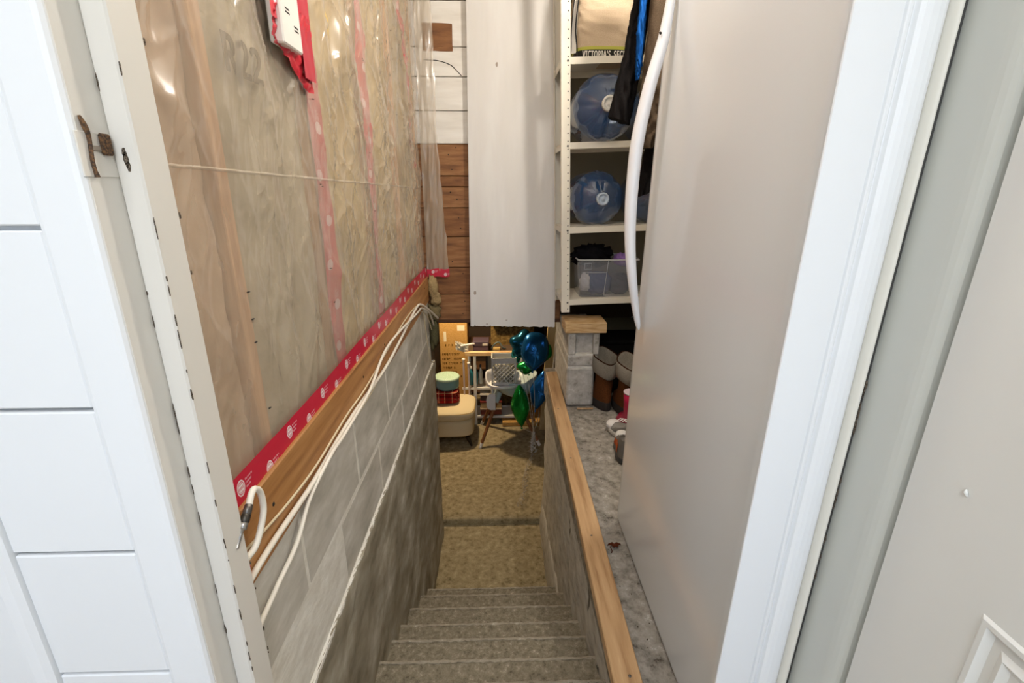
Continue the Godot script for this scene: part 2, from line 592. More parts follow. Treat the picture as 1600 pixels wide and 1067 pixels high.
	prof.append_array([Vector2(0.590, -0.572), Vector2(0.62, -0.570)])
	moulding(st, prof, 1.335, 3.9, false, lean)
	put("rebate", st, M.grey_jamb, o)

	# ---- the house door, open at a right angle into the hall
	o = shell("door_1", "pale grey panelled house door standing open on the right")
	st = begin()
	var x0 := 0.567
	var tilt := Transform3D(Basis(Vector3.FORWARD, 0.022), Vector3(0.0, 0.0, 0.0))
	var leaf := Node3D.new()
	leaf.name = "leaf"
	leaf.position = Vector3(x0, 2.2, -0.562)
	leaf.rotation.z = -0.022
	o.add_child(leaf)
	# stiles, rails
	box(st, Vector3(0.004, -0.86, 0.0), Vector3(0.045, 1.66, 0.82), 0.002)
	put("slab", st, M.door, leaf)
	st = begin()
	var fields := [[-0.62, -0.04, 0.137, 0.36], [-0.62, -0.04, 0.47, 0.69], [0.14, 1.0, 0.137, 0.36], [0.14, 1.0, 0.47, 0.69]]
	# the face skin with openings left for the fields
	var zs := [0.0, 0.137, 0.36, 0.47, 0.69, 0.82]
	var ys := [-0.86, -0.62, -0.04, 0.14, 1.0, 1.66]
	for i in 5:
		for j in 5:
			if (i == 1 or i == 3) and (j == 1 or j == 3):
				continue
			quad(st, [Vector3(0, ys[j], zs[i]), Vector3(0, ys[j], zs[i + 1]), Vector3(0, ys[j + 1], zs[i + 1]), Vector3(0, ys[j + 1], zs[i])])
	st.set_smooth_group(-1)
	for i in 5:
		quad(st, [Vector3(0, ys[0], zs[i]), Vector3(0.004, ys[0], zs[i]), Vector3(0.004, ys[0], zs[i + 1]), Vector3(0, ys[0], zs[i + 1])])
	for j in 5:
		quad(st, [Vector3(0, ys[j], 0), Vector3(0.004, ys[j], 0), Vector3(0.004, ys[j + 1], 0), Vector3(0, ys[j + 1], 0)])
	for fl in fields:
		# pressed moulding: ridge, groove, ridge, groove, raised field
		var steps := [[0.0, 0.0], [0.004, -0.003], [0.010, -0.003], [0.017, 0.0035], [0.026, 0.0035], [0.034, -0.001], [0.042, 0.0035], [0.05, 0.0035], [0.07, -0.001]]
		for k in steps.size() - 1:
			var ra := []
			for e in [steps[k], steps[k + 1]]:
				ra.append([Vector3(e[1], fl[0] + e[0], fl[2] + e[0]), Vector3(e[1], fl[0] + e[0], fl[3] - e[0]), Vector3(e[1], fl[1] - e[0], fl[3] - e[0]), Vector3(e[1], fl[1] - e[0], fl[2] + e[0])])
			for e in 4:
				quad(st, [ra[0][e], ra[0][(e + 1) % 4], ra[1][(e + 1) % 4], ra[1][e]])
		quad(st, [Vector3(-0.001, fl[0] + 0.07, fl[2] + 0.07), Vector3(-0.001, fl[0] + 0.07, fl[3] - 0.07), Vector3(-0.001, fl[1] - 0.07, fl[3] - 0.07), Vector3(-0.001, fl[1] - 0.07, fl[2] + 0.07)])
	put("panel_face", st, M.door, leaf)
	st = begin()
	tube(st, [Vector3(-0.0015, 0.086, 0.075), Vector3(-0.003, 0.083, 0.0765), Vector3(-0.0015, 0.078, 0.078)], [0.001, 0.0028, 0.001], 8)
	put("dent", st, M.door, leaf)

func block_course(parent: Node3D, y0: float, y1: float, joints: Array, x: float) -> void:
	for i in joints.size() - 1:
		boxy("block", Vector3(x - 0.09, y0 + 0.007, joints[i + 1] + 0.006), Vector3(x + rng.randf_range(-0.0015, 0.0015), y1 - 0.007, joints[i] - 0.006), M.block, parent, 0.004)

func left_wall() -> void:
	var o := shell("wall_left", "stud wall above painted concrete blocks along the left of the stairs")
	boxy("sheathing", Vector3(-0.70, 1.93, -3.13), Vector3(-0.60, 3.9, -0.70), flat("6a5a44", 0.9), o, 0.0)
	# studs and plates
	var stud := grainy(ntex([[0.2, "b98558"], [0.8, "d9a878"]], 0.012, 51, 0, 4, 8.0), Vector3(6, 0.5, 6), 0.7)
	for z in [-0.91, -1.37, -1.93, -2.48, -3.06]:
		boxy("stud", Vector3(-0.60, 2.10, z - 0.019), Vector3(-0.486, 3.86, z + 0.019), stud, o, 0.002)
	boxy("plate", Vector3(-0.60, 3.86, -3.13), Vector3(-0.486, 3.9, -0.70), stud, o, 0.002)
	# blocks
	boxy("mortar", Vector3(-0.60, 1.482, -3.12), Vector3(-0.4682, 1.935, -0.70), M.mortar, o, 0.0)
	block_course(o, 1.482, 1.70, [-0.72, -1.19, -1.66, -2.11, -2.56, -3.10], -0.467)
	block_course(o, 1.70, 1.936, [-0.72, -0.95, -1.395, -1.85, -2.31, -2.77, -3.10], -0.467)
	# pared wall below, with a rough shoulder
	var n := _noise(2.2, 0, 61, 4)
	var st := begin()
	sheet(st, func(u: float, v: float) -> Vector3:
		var z := -0.69 - u * 2.52
		var y := v * 1.484
		var b := -0.456 + 0.010 * n.get_noise_2d(z * 1.3, y * 1.3) + 0.004 * n.get_noise_2d(z * 9.0, y * 9.0)
		if v > 0.985:
			b -= 0.004 + 0.004 * n.get_noise_2d(z * 14.0, 3.0)
		return Vector3(b, y, z), 120, 60, Vector3(-0.14, 0, 0))
	put("parged_base", st, M.parge, o)
	st = begin()
	sheet(st, func(u: float, v: float) -> Vector3:
		var z := -0.70 - u * 2.44
		return Vector3(-0.468 + v * 0.0095 + 0.0015 * n.get_noise_2d(z * 20.0, v * 3.0), 1.4862 - 0.003 * v + 0.004 * n.get_noise_2d(z * 16.0, v * 9.0), z), 140, 3, Vector3(0, -0.012, 0))
	put("shoulder", st, M.mortar, o)
	# timber along the top of the blocks
	var t := thing("ledger_board", "long brown timber board on top of the blocks under the red tape", "board", Vector3(-0.5, 1.94, -1.9))
	st = begin()
	box(st, Vector3(-0.06, 0.0, -1.18), Vector3(0.045, 0.158, 1.2), 0.003)
	put("plank", st, M.board, t)
	st = begin()
	for k in 7:
		lathe(st, [[0.001, 0.0], [0.004, 0.0], [0.0045, -0.0015]], Vector3(0.0462, rng.randf_range(0.02, 0.13), -1.1 + 0.36 * k + rng.randf() * 0.1), 10, Basis(Vector3.BACK, -PI / 2))
	stuff(put("nail", st, M.dark, t))

func stairs_and_floor() -> void:
	var o := shell("stairs", "worn concrete steps going down between the walls")
	var nose := [[1.225, -0.86], [1.14, -1.03], [1.048, -1.20], [0.955, -1.36], [0.857, -1.533], [0.75, -1.703], [0.622, -1.913], [0.435, -2.176], [0.27, -2.39]]
	var n := _noise(3.0, 0, 71, 4)
	var back := -0.70
	for i in nose.size():
		var y: float = nose[i][0]
		var z: float = nose[i][1]
		var st := begin()
		# rounded, slightly uneven tread and riser
		var bz := back
		sheet(st, func(u: float, v: float) -> Vector3:
			var x := -0.47 + u * 0.83
			var q := Vector3(x, 0, 0)
			var w := 0.004 * n.get_noise_2d(x * 6.0, y * 31.0) + 0.002 * n.get_noise_2d(x * 30.0, y * 17.0)
			if v < 0.6:
				q.y = y + 0.003 * n.get_noise_2d(x * 8.0, v * 5.0 + y * 9.0)
				q.z = lerpf(bz + 0.002, z + 0.010, v / 0.6)
			elif v < 0.75:
				var a := (v - 0.6) / 0.15 * PI / 2
				q.y = y - 0.010 * (1.0 - cos(a)) + 0.002 * n.get_noise_2d(x * 8.0, y * 9.0)
				q.z = z + 0.010 - 0.010 * sin(a) + w
			else:
				q.y = lerpf(y - 0.010, 0.0, (v - 0.75) / 0.25)
				q.z = z + w
			return q, 40, 20)
		var sp := put("step", st, M.step, o)
		st = begin()
		sheet(st, func(u: float, v: float) -> Vector3:
			var x := -0.47 + u * 0.83
			var w := 0.004 * n.get_noise_2d(x * 6.0, y * 31.0) + 0.002 * n.get_noise_2d(x * 30.0, y * 17.0)
			var a := v * PI / 2
			var wear := 0.005 * n.get_noise_2d(x * 12.0, y * 40.0)
			if v < 0.4:
				return Vector3(x, y + 0.0016 + 0.003 * n.get_noise_2d(x * 8.0, 3.0 + y * 9.0), z + 0.010 + (1.0 - v / 0.4) * (0.006 + 1.6 * wear))
			a = (v - 0.4) / 0.6 * PI / 2
			return Vector3(x, y + 0.0016 - 0.0116 * (1.0 - cos(a)) + 0.002 * n.get_noise_2d(x * 8.0, y * 9.0), z + 0.010 - 0.012 * sin(a) + w), 60, 12)
		put("nosing", st, M.nosing, sp)
		back = z
	o = shell("floor", "tan concrete cellar floor at the foot of the stairs")
	var st := begin()
	sheet(st, func(u: float, v: float) -> Vector3:
		var x := -0.62 + u * 1.1
		var z := -2.3 - v * 1.02
		return Vector3(x, 0.004 * n.get_noise_2d(x * 5.0, z * 5.0) + 0.0015 * n.get_noise_2d(x * 30.0, z * 30.0), z), 60, 60, Vector3(0, -0.06, 0))
	put("landing_slab", st, M.floor, o)
	st = begin()
	sheet(st, func(u: float, v: float) -> Vector3:
		var x := -2.2 + u * 4.2
		var z := -3.47 - v * 2.78
		return Vector3(x, 0.035 + 0.004 * n.get_noise_2d(x * 4.0, z * 4.0), z), 70, 50, Vector3(0, -0.06, 0))
	put("room_slab", st, M.floor, o)
	st = begin()
	sheet(st, func(u: float, v: float) -> Vector3:
		var x := -0.62 + u * 1.1
		var q := Vector3(x, 0, 0)
		var w := 0.003 * n.get_noise_2d(x * 9.0, 4.0)
		if v < 0.4:
			q = Vector3(x, v / 0.4 * 0.052 - 0.01, -3.325 + w)
		elif v < 0.6:
			q = Vector3(x, 0.045 + w * 0.5, -3.325 - (v - 0.4) * 0.5)
		else:
			q = Vector3(x, 0.045 + w * 0.5 - (v - 0.6) * 0.03, -3.425 - (v - 0.6) * 0.14)
		return q, 40, 12)
	put("threshold_lip", st, M.floor, o)
	# cellar room around it
	var shade := flat("8b7b62", 0.9)
	o = shell("wall_cellar_back", "cellar back wall")
	boxy("wall", Vector3(-2.2, 0, -6.3), Vector3(2.0, 2.1, -6.2), shade, o, 0.0)
	o = shell("wall_cellar_left", "cellar left wall")
	boxy("wall", Vector3(-2.3, 0, -6.3), Vector3(-2.2, 2.1, -3.2), shade, o, 0.0)
	o = shell("wall_cellar_right", "cellar right wall")
	boxy("wall", Vector3(2.0, 0, -6.3), Vector3(2.1, 2.1, -3.2), shade, o, 0.0)
	o = shell("wall_cellar_front", "cellar wall either side of the stair foot")
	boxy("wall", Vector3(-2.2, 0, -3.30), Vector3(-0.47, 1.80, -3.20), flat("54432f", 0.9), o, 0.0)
	boxy("wall", Vector3(0.60, 0, -3.40), Vector3(2.0, 1.80, -3.30), shade, o, 0.0)
	o = shell("ceiling_cellar", "cellar ceiling boards")
	boxy("board", Vector3(-2.2, 2.02, -6.3), Vector3(2.0, 2.1, -3.2), flat("7a6a52", 0.9), o, 0.0)

func right_side() -> void:
	var n := _noise(2.5, 0, 81, 4)
	var o := shell("wall_right", "rough rendered wall along the right of the stairs")
	var face_x := func(y: float, z: float) -> float:
		return 0.352 - 0.012 * smoothstep(0.5, 0.0, y) + 0.010 * n.get_noise_2d(z * 2.0, y * 2.0) + 0.003 * n.get_noise_2d(z * 14.0, y * 14.0)
	var st := begin()
	sheet(st, func(u: float, v: float) -> Vector3:
		var z := -0.69 - u * 2.69
		var y := v * 1.31
		return Vector3(face_x.call(y, z), y, z), 130, 60, Vector3(0.1, 0, 0))
	put("rendered_face", st, M.stucco, o)
	var wr := o
	o = shell("floor_ledge", "rough concrete ledge on the right above the stairs")
	st = begin()
	sheet(st, func(u: float, v: float) -> Vector3:
		var z := -0.69 - u * 2.69
		var x := 0.34 + v * 0.9
		return Vector3(x, 1.348 + 0.004 * n.get_noise_2d(z * 3.0, x * 3.0) + 0.0025 * n.get_noise_2d(z * 17.0, x * 17.0), z), 120, 50, Vector3(0, -0.2, 0))
	put("ledge", st, M.ledge, o)
	o = wr
	st = begin()
	sheet(st, func(u: float, v: float) -> Vector3:
		var z := -2.2 - u * 1.1
		var a := v * PI / 2
		var r := 0.035 + 0.006 * n.get_noise_2d(z * 6.0, v)
		return Vector3(0.352 - r * sin(a) * 1.0, maxf(0.0, 0.32 + (z + 2.2) * 0.12) * cos(a) + 0.0, z), 40, 8)
	put("footing", st, M.stucco, o)
	# dark adhesive smears on the rendering
	st = begin()
	for s in [[-1.53, 1.09, 0.022, 0.10], [-2.40, 1.15, 0.03, 0.075], [-2.02, 1.0, 0.016, 0.05], [-1.30, 0.93, 0.02, 0.06]]:
		sheet(st, func(u: float, v: float) -> Vector3:
			var a := TAU * u
			var k := v * (0.85 + 0.15 * sin(a * 3.0 + s[1] * 40.0) + 0.08 * sin(a * 7.0))
			var z: float = s[0] + cos(a) * s[2] * k
			var y: float = s[1] + sin(a) * s[3] * k
			return Vector3(face_x.call(y, z) - 0.0015, y, z), 30, 8)
	stuff(put("adhesive_smear", st, flat("6e6960", 0.85), o))
	o = shell("wall_outer", "wall behind the refrigerator")
	boxy("outer_wall", Vector3(1.24, 0, -3.4), Vector3(1.34, 3.9, -0.69), flat("8e8a80", 0.9), o, 0.0)
	o = shell("wall_shelf", "dull olive wall behind the shelf unit")
	boxy("panel", Vector3(0.40, 1.90, -3.30), Vector3(1.24, 3.9, -3.13), flat("77705f", 0.9), o, 0.0)
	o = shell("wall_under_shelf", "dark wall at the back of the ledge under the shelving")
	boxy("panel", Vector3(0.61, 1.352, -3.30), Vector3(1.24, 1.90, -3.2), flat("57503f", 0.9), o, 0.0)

	# timber rail on the edge of the ledge
	var t := thing("rail_board", "pale timber board lying along the edge of the right concrete ledge", "board", Vector3(0.34, 1.354, -2.0))
	st = begin()
	var rings := []
	for i in 30:
		var z := 1.29 - i * 2.5 / 29.0
		var xl := -0.046 + 0.040 * (-z + 1.29) / 2.5
		var w := 0.077
		var up := 0.028 + 0.0015 * sin(z * 3.0)
		rings.append(PackedVector3Array([Vector3(xl, -0.01, z), Vector3(xl, up - 0.003, z), Vector3(xl + 0.003, up, z), Vector3(xl + w - 0.003, up + 0.004, z), Vector3(xl + w, up + 0.001, z), Vector3(xl + w, -0.004, z)]))
	loft(st, rings, true, false)
	put("plank", st, M.rail, t)
	st = begin()
	for k in 4:
		lathe(st, [[0.001, 0.001], [0.004, 0.0], [0.0045, -0.002]], Vector3(-0.01 + rng.randf() * 0.02, 0.032, 1.05 - 0.55 * k), 10)
	stuff(put("nail", st, M.steel, t))

	# block pier that carries the shelving, its end core open to the viewer
	t = thing("block_pier", "grey concrete block pier with an open core under the shelving", "pier", Vector3(0.41, 1.352, -2.70))
	st = begin()
	# bottom block: solid lump
	box(st, Vector3(0.0, 0.0, -0.62), Vector3(0.165, 0.255, 0.0), 0.012)
	put("block", st, M.pier, t)
	st = begin()
	box(st, Vector3(0.0, 0.262, -0.62), Vector3(0.18, 0.33, 0.002), 0.008)
	put("block", st, M.pier, t)
	# top block with a hollow: frame of webs plus back web
	st = begin()
	box(st, Vector3(0.0, 0.336, -0.62), Vector3(0.045, 0.475, 0.004), 0.006)
	box(st, Vector3(0.15, 0.336, -0.62), Vector3(0.185, 0.475, 0.004), 0.006)
	box(st, Vector3(0.03, 0.336, -0.62), Vector3(0.16, 0.475, -0.035), 0.004)
	put("block", st, M.pier, t)
	st = begin()
	box(st, Vector3(0.004, 0.25, -0.60), Vector3(0.158, 0.34, -0.006), 0.0)
	put("mortar", st, M.mortar, t)
	boxy("timber_cap", Vector3(0.387, 1.829, -2.86), Vector3(0.63, 1.891, -2.68), M.plywood, self, 0.003)
	tag(get_node("timber_cap"), "thick pale plywood offcut on top of the block pier", "wood block")
	# second support, behind the fridge
	t = thing("block_pier", "grey concrete block pier under the far end of the shelving", "pier", Vector3(1.02, 1.352, -2.70))
	boxy("block", Vector3(0, 0, -0.36), Vector3(0.19, 0.23, 0), M.pier, t, 0.008)
	boxy("block", Vector3(0, 0.236, -0.36), Vector3(0.19, 0.535, 0), M.pier, t, 0.008)

func back_wall() -> void:
	var o := shell("wall_back", "horizontal plank wall over the cellar opening, half painted white")
	boxy("backing", Vector3(-0.70, 1.80, -3.20), Vector3(1.24, 3.9, -3.142), flat("2d241a", 0.9), o, 0.0)
	var ys := [3.9, 3.633, 3.405, 3.253, 3.074, 2.892, 2.71, 2.646, 2.521, 2.344, 2.149, 1.972, 1.797]
	for i in ys.size() - 1:
		var m = M.plank_white if i < 5 else (M.plank_a if i % 2 == 0 else M.plank_b)
		boxy("plank", Vector3(-0.60, ys[i + 1] + 0.002, -3.145), Vector3(0.41, ys[i] - 0.002, -3.12 - rng.randf() * 0.003), m, o, 0.0025)
	# bare patch where the white paint is missing
	var st := begin()
	for yy in [[3.408, 3.518], [3.385, 3.402]]:
		var f := PackedVector3Array()
		var b := PackedVector3Array()
		var pts := []
		for k in 6:
			pts.append(Vector2(lerpf(-0.42, -0.252, k / 5.0), yy[0] - rng.randf() * 0.004))
		for k in 6:
			pts.append(Vector2(lerpf(-0.250, -0.42, k / 5.0), yy[1] + rng.randf() * 0.006))
		for p in pts:
			b.append(Vector3(p.x, p.y, -3.125))
			f.append(Vector3(p.x, p.y, -3.1188))
		loft(st, [b, f], true, false)
	put("bare_patch", st, M.plank_a, o)
	st = begin()
	for k in 12:
		var p := Vector3(rng.randf_range(-0.30, -0.22), rng.randf_range(1.82, 2.9), -3.1196)
		lathe(st, [[0.001, 0.0015], [0.003, 0.001], [0.004, -0.002]], p, 8, Basis(Vector3.RIGHT, PI / 2))
	stuff(put("nail", st, M.dark, o))
	st = begin()
	tube(st, smooth_path([Vector3(-0.42, 3.338, -3.1195), Vector3(-0.34, 3.335, -3.1195), Vector3(-0.27, 3.315, -3.1195), Vector3(-0.235, 3.288, -3.1195), Vector3(-0.205, 3.258, -3.1195)], 6), 0.0022, 6)
	put("scratch", st, M.dark, o)
	boxy("lintel", Vector3(-0.50, 1.782, -3.25), Vector3(0.55, 1.80, -3.10), flat("4a2d17", 0.8), o, 0.002)

	# plastered board hanging in front of the planks
	var t := thing("plaster_board", "tall off-white plastered board fixed over the planks, ragged at the bottom", "board", Vector3(0, 1.76, -3.10))
	st = begin()
	var n := _noise(3.0, 0, 91, 4)
	sheet(st, func(u: float, v: float) -> Vector3:
		var y := v * 2.14
		var x := lerpf(-0.189 + 0.0125 * y, 0.371 - 0.010 * y, u)
		if v < 0.001:
			y += 0.006 * n.get_noise_1d(x * 60.0) + 0.008 * maxf(0.0, n.get_noise_1d(x * 25.0 + 7.0)) + 0.012 * (0.5 - u)
		return Vector3(x, y, 0.022 + 0.0012 * n.get_noise_2d(x * 6.0, y * 1.5)), 60, 60, Vector3(0, 0, -0.036))
	put("panel", st, M.drywall, t)
	st = begin()
	for p in [[-0.155, 0.23, 0.010, 0.016], [-0.08, 0.02, 0.008, 0.004], [0.05, 0.045, 0.009, 0.003], [0.0, 1.55, 0.007, 0.014]]:
		var f := PackedVector3Array()
		var b := PackedVector3Array()
		for k in 10:
			var a := TAU * k / 10
			f.append(Vector3(p[0] + cos(a) * p[2] * rng.randf_range(0.7, 1), p[1] + sin(a) * p[3] * rng.randf_range(0.7, 1), 0.0245))
			b.append(f[-1] - Vector3(0, 0, 0.005))
		loft(st, [b, f], true, false)
	stuff(put("filler_mark", st, flat("a99c90", 0.8), t))

	# lumps of foam and mortar at the corner
	var lumps := [[Vector3(-0.428, 2.02, -3.09), Vector3(0.03, 0.085, 0.03), "c2a878"], [Vector3(-0.41, 1.955, -3.085), Vector3(0.035, 0.045, 0.03), "bda274"], [Vector3(-0.43, 1.86, -3.10), Vector3(0.045, 0.06, 0.035), "8f7f5c"], [Vector3(-0.44, 1.72, -3.12), Vector3(0.032, 0.12, 0.035), "6f6a4c"]]
	var words := ["ragged tan foam lump below the end of the red tape", "small tan foam lump beside the brown planks", "crumbly brown mortar lump where the cables turn the corner", "greenish mortar lump at the end of the block wall by the carton"]
	for i in 4:
		st = begin()
		blob(st, Vector3.ZERO, lumps[i][1], 2.3, 12, 18, 0.6, 3.0, 40 + i)
		tag(node_of("foam_lump", done(st), grainy(ntex([[0.2, Color(lumps[i][2]).darkened(0.35).to_html(false)], [0.8, lumps[i][2]]], 0.05, 44 + i), Vector3(6, 6, 6), 0.95), self, lumps[i][0]), words[i], "lump", "lumps in the corner")

func tape_image(w: int, h: int, seed_value: int) -> ImageTexture:
	# red sheathing tape with white roundels and small print, repeated along its length
	var r := RandomNumberGenerator.new()
	r.seed = seed_value
	var im := Image.create(w, h, true, Image.FORMAT_RGBA8)
	im.fill(Color("c01a38"))
	for i in 2:
		var cx := w / 4 + i * w / 2
		var cy := h * (0.34 if i == 0 else 0.66)
		var rad := h * 0.2
		for y in h:
			for x in w:
				var d := Vector2(x - cx, y - cy).length()
				if d < rad:
					im.set_pixel(x, y, Color("e9dfe0"))
				if d < rad * 0.82 and d > rad * 0.7:
					im.set_pixel(x, y, Color("c9566a"))
				# three rows of tiny lettering inside the roundel
				if d < rad * 0.62 and (int(absf(y - cy) / (rad * 0.2)) % 2 == 0) and (x / 3) % 2 == 0:
					im.set_pixel(x, y, Color("bf2f49"))
		for row in 3:
			var x0 := int(cx + rad * 1.3)
			for k in 16 - row * 3:
				if r.randf() < 0.82:
					im.fill_rect(Rect2i(x0 + k * 4, int(cy - rad * 0.6 + row * rad * 0.5), 3, int(rad * 0.26)), Color("dca9b2"))
	im.generate_mipmaps()
	return ImageTexture.create_from_image(im)

# a strip of tape: centre line points, width direction per point, u runs along its length
func tape(called: String, pts: Array, wide: Array, m: Material, lift: Vector3, parent: Node3D = self, crease := 0.0015, repeat := 0.16, cling = null) -> MeshInstance3D:
	var st := begin()
	st.set_smooth_group(0)
	var n := _noise(8.0, 0, 7, 3)
	var run := 0.0
	var rows := []
	for i in pts.size():
		if i > 0:
			run += (pts[i] - pts[i - 1]).length()
		var row := []
		for j in 5:
			var s := j / 4.0
			var p: Vector3 = pts[i] + wide[i] * (s - 0.5) + lift * (1.0 + crease / lift.length() * n.get_noise_2d(run * 9.0, s * 1.5))
			if cling != null:
				p.x = cling.call(p.y, p.z) + lift.x
			row.append([p, Vector2(run / repeat, 1.0 - s)])
		rows.append(row)
	for i in rows.size() - 1:
		for j in 4:
			for c in [[i, j], [i + 1, j], [i + 1, j + 1], [i, j], [i + 1, j + 1], [i, j + 1]]:
				st.set_uv(rows[c[0]][c[1]][1])
				st.add_vertex(rows[c[0]][c[1]][0])
	return node_of(called, done(st), m, parent)

func barrier_x(y: float, z: float, n: FastNoiseLite) -> float:
	# plastic sheet stands off the studs, wrinkled between them and tight at the stud lines
	var loose := 1.0
	for s in [-0.91, -1.37, -1.93, -2.48, -3.06]:
		loose = minf(loose, smoothstep(0.0, 0.16, absf(z - s)))
	var tight := smoothstep(2.10, 2.30, y)
	var w := 0.0
	var far := lerpf(0.55, 1.0, smoothstep(-1.2, -1.9, z))
	w += 0.013 * n.get_noise_2d(z * 5.0 + y * 0.5, y * 0.6 - z * 1.5)
	w += 0.016 * far * (0.6 - 2.0 * absf(n.get_noise_2d(z * 3.6 - y * 1.3 + 31.0, y * 0.55 + z * 1.1)))
	w += 0.009 * far * (0.6 - 2.2 * absf(n.get_noise_2d(z * 7.0 + y * 2.4 + 71.0, y * 1.1)))
	w += 0.011 * far * pow(clampf(1.0 - 4.0 * absf(n.get_noise_2d(z * 5.0 - y * 2.6 + 131.0, y * 1.3 + z)), 0.0, 1.0), 3.0)
	w += 0.008 * far * pow(clampf(1.0 - 5.0 * absf(n.get_noise_2d(z * 6.0 + y * 4.0 + 231.0, y * 2.0 - z * 2.0)), 0.0, 1.0), 3.0)
	return -0.4745 + (w * (0.35 + 0.65 * loose) - 0.004 * loose) * (0.25 + 0.75 * tight)

func vapour_barrier() -> void:
	# insulation batts between the studs
	var wool := ntex([[0.1, "8f7a4f"], [0.4, "ac9361"], [0.6, "b89f6b"], [0.9, "c9b280"]], 0.008, 101, 0, 6, 20.0)
	var wool_grey := ntex([[0.1, "8c7d64"], [0.4, "a3967b"], [0.6, "afa288"], [0.9, "c3b69e"]], 0.010, 102, 0, 6, 20.0)
	var wool_pink := ntex([[0.15, "a08064"], [0.45, "bd9c7e"], [0.7, "c9a98b"], [0.9, "d4b799"]], 0.010, 103, 0, 5, 10.0)
	var fuzz := ntex([], 0.05, 104, 0, 5)
	var mats := [grainy(wool_pink, Vector3(1.4, 1.0, 1.4), 0.95, fuzz, 0.2), grainy(wool_grey, Vector3(0.7, 1.0, 0.7), 0.95, fuzz, 0.3), grainy(wool, Vector3(0.6, 0.9, 0.6), 0.95, fuzz, 0.3), grainy(wool, Vector3(0.5, 0.8, 0.5), 0.95, fuzz, 0.3), grainy(wool, Vector3(0.5, 0.9, 0.45), 0.95, fuzz, 0.3)]
	var bays := [[-0.702, -0.891], [-0.929, -1.351], [-1.389, -1.911], [-1.949, -2.461], [-2.499, -3.041]]
	var words := ["pinkish insulation batt behind the plastic next to the door jamb", "grey-tan insulation batt printed R22 behind the plastic", "yellow insulation batt between the first and second red tape strips", "yellow insulation batt between the second and third red tape strips", "yellow insulation batt in the bay next to the plank wall"]
	var n := _noise(1.2, 0, 105, 4)
	for i in 5:
		var st := begin()
		var z0: float = bays[i][0]
		var z1: float = bays[i][1]
		sheet(st, func(u: float, v: float) -> Vector3:
			var z := lerpf(z0, z1, u)
			var y := lerpf(2.105, 3.855, v)
			var e := sin(PI * u)
			return Vector3(-0.512 + 0.018 * sqrt(maxf(e, 0.0)) + 0.006 * n.get_noise_2d(z * 9.0, y * 6.0 + i * 9.0) + 0.003 * n.get_noise_2d(z * 30.0, y * 22.0), y, z), 26, 70, Vector3(-0.07, 0, 0))
		var o := put("insulation_batt", st, mats[i], self)
		tag(o, words[i], "insulation", "insulation batts")
		if i == 1:
			var tm := TextMesh.new()
			var f := SystemFont.new()
			f.font_names = PackedStringArray(["Droid Sans"])
			f.font_weight = 700
			tm.font = f
			tm.text = "R22"
			tm.font_size = 64
			tm.pixel_size = 0.0014
			tm.depth = 0.002
			var k := node_of("lettering", tm, flat("54442f", 0.95), o, Vector3(-0.4845, 2.868, -1.05))
			k.rotation = Vector3(0, PI / 2, 0.0)

	# the sheet itself
	var pn := _noise(1.0, 0, 111, 2)
	var film := StandardMaterial3D.new()
	film.transparency = BaseMaterial3D.TRANSPARENCY_ALPHA
	film.albedo_color = Color(0.84, 0.78, 0.69, 0.37)
	film.roughness = 0.24
	film.metallic_specular = 0.6
	var t := thing("vapour_barrier", "wrinkled clear plastic vapour barrier sheet stretched over the left stud wall", "plastic sheet", Vector3.ZERO)
	var st := begin()
	sheet(st, func(u: float, v: float) -> Vector3:
		var z := -0.705 - u * 2.39
		var y := 2.112 + v * 1.78
		return Vector3(barrier_x(y, z, pn), y, z), 420, 190)
	put("sheet", st, film, t)
	st = begin()
	# horizontal fold line from the roll, and the flap turned onto the planks
	sheet(st, func(u: float, v: float) -> Vector3:
		var z := -0.705 - u * 2.39
		var y := 2.668 + 0.006 * (v - 0.5) - 0.03 * u
		return Vector3(barrier_x(y, z, pn) + 0.0016 + 0.002 * sin(v * PI), y, z), 120, 3)
	put("fold", st, film, t)
	st = begin()
	sheet(st, func(u: float, v: float) -> Vector3:
		var y := 2.13 + v * 1.6
		var edge := lerpf(-0.325, -0.36, smoothstep(0.0, 0.55, v))
		var x := lerpf(-0.462, edge + 0.008 * pn.get_noise_1d(y * 7.0), u)
		return Vector3(x, y, -3.107 + 0.010 * pn.get_noise_2d(x * 22.0, y * 4.0) + 0.02 * sin(u * PI) * 0.4), 20, 80)
	put("flap", st, film, t)
	st = begin()
	for k in 26:
		var y := rng.randf_range(2.2, 3.5)
		var z: float = [-0.91, -1.37, -1.93, -2.48][rng.randi() % 4] + rng.randf_range(-0.01, 0.01)
		box(st, Vector3(-0.474, y, z - 0.001), Vector3(-0.4705, y + 0.002, z + 0.006), 0.0004)
	stuff(put("staple", st, M.dark, t))

	# red tape
	var red := StandardMaterial3D.new()
	red.albedo_texture = tape_image(512, 160, 3)
	red.roughness = 0.25
	red.metallic_specular = 0.5
	var behind := red.duplicate()
	var pts := []
	var wide := []
	for i in 90:
		var u := i / 89.0
		var z := -0.70 - u * 2.38
		var mid := 2.112 + 0.019 * smoothstep(0.0, 1.0, u)
		pts.append(Vector3(-0.4655, mid, z))
		wide.append(Vector3(-0.004, 0.074 - 0.012 * u + 0.004 * sin(z * 7.0), 0))
	t = thing("sheathing_tape", "long run of red printed tape sealing the plastic's lower edge above the board", "tape", Vector3.ZERO, "red sheathing tape")
	tape("run", pts, wide, red, Vector3(0.002, 0, 0), t, 0.0012, 0.21)
	pts = []
	wide = []
	for i in 12:
		pts.append(Vector3(-0.462 + 0.145 * i / 11.0, 2.118 - 0.003 * sin(i * 0.9), -3.098 - 0.009 * i / 11.0))
		wide.append(Vector3(0, 0.052, 0))
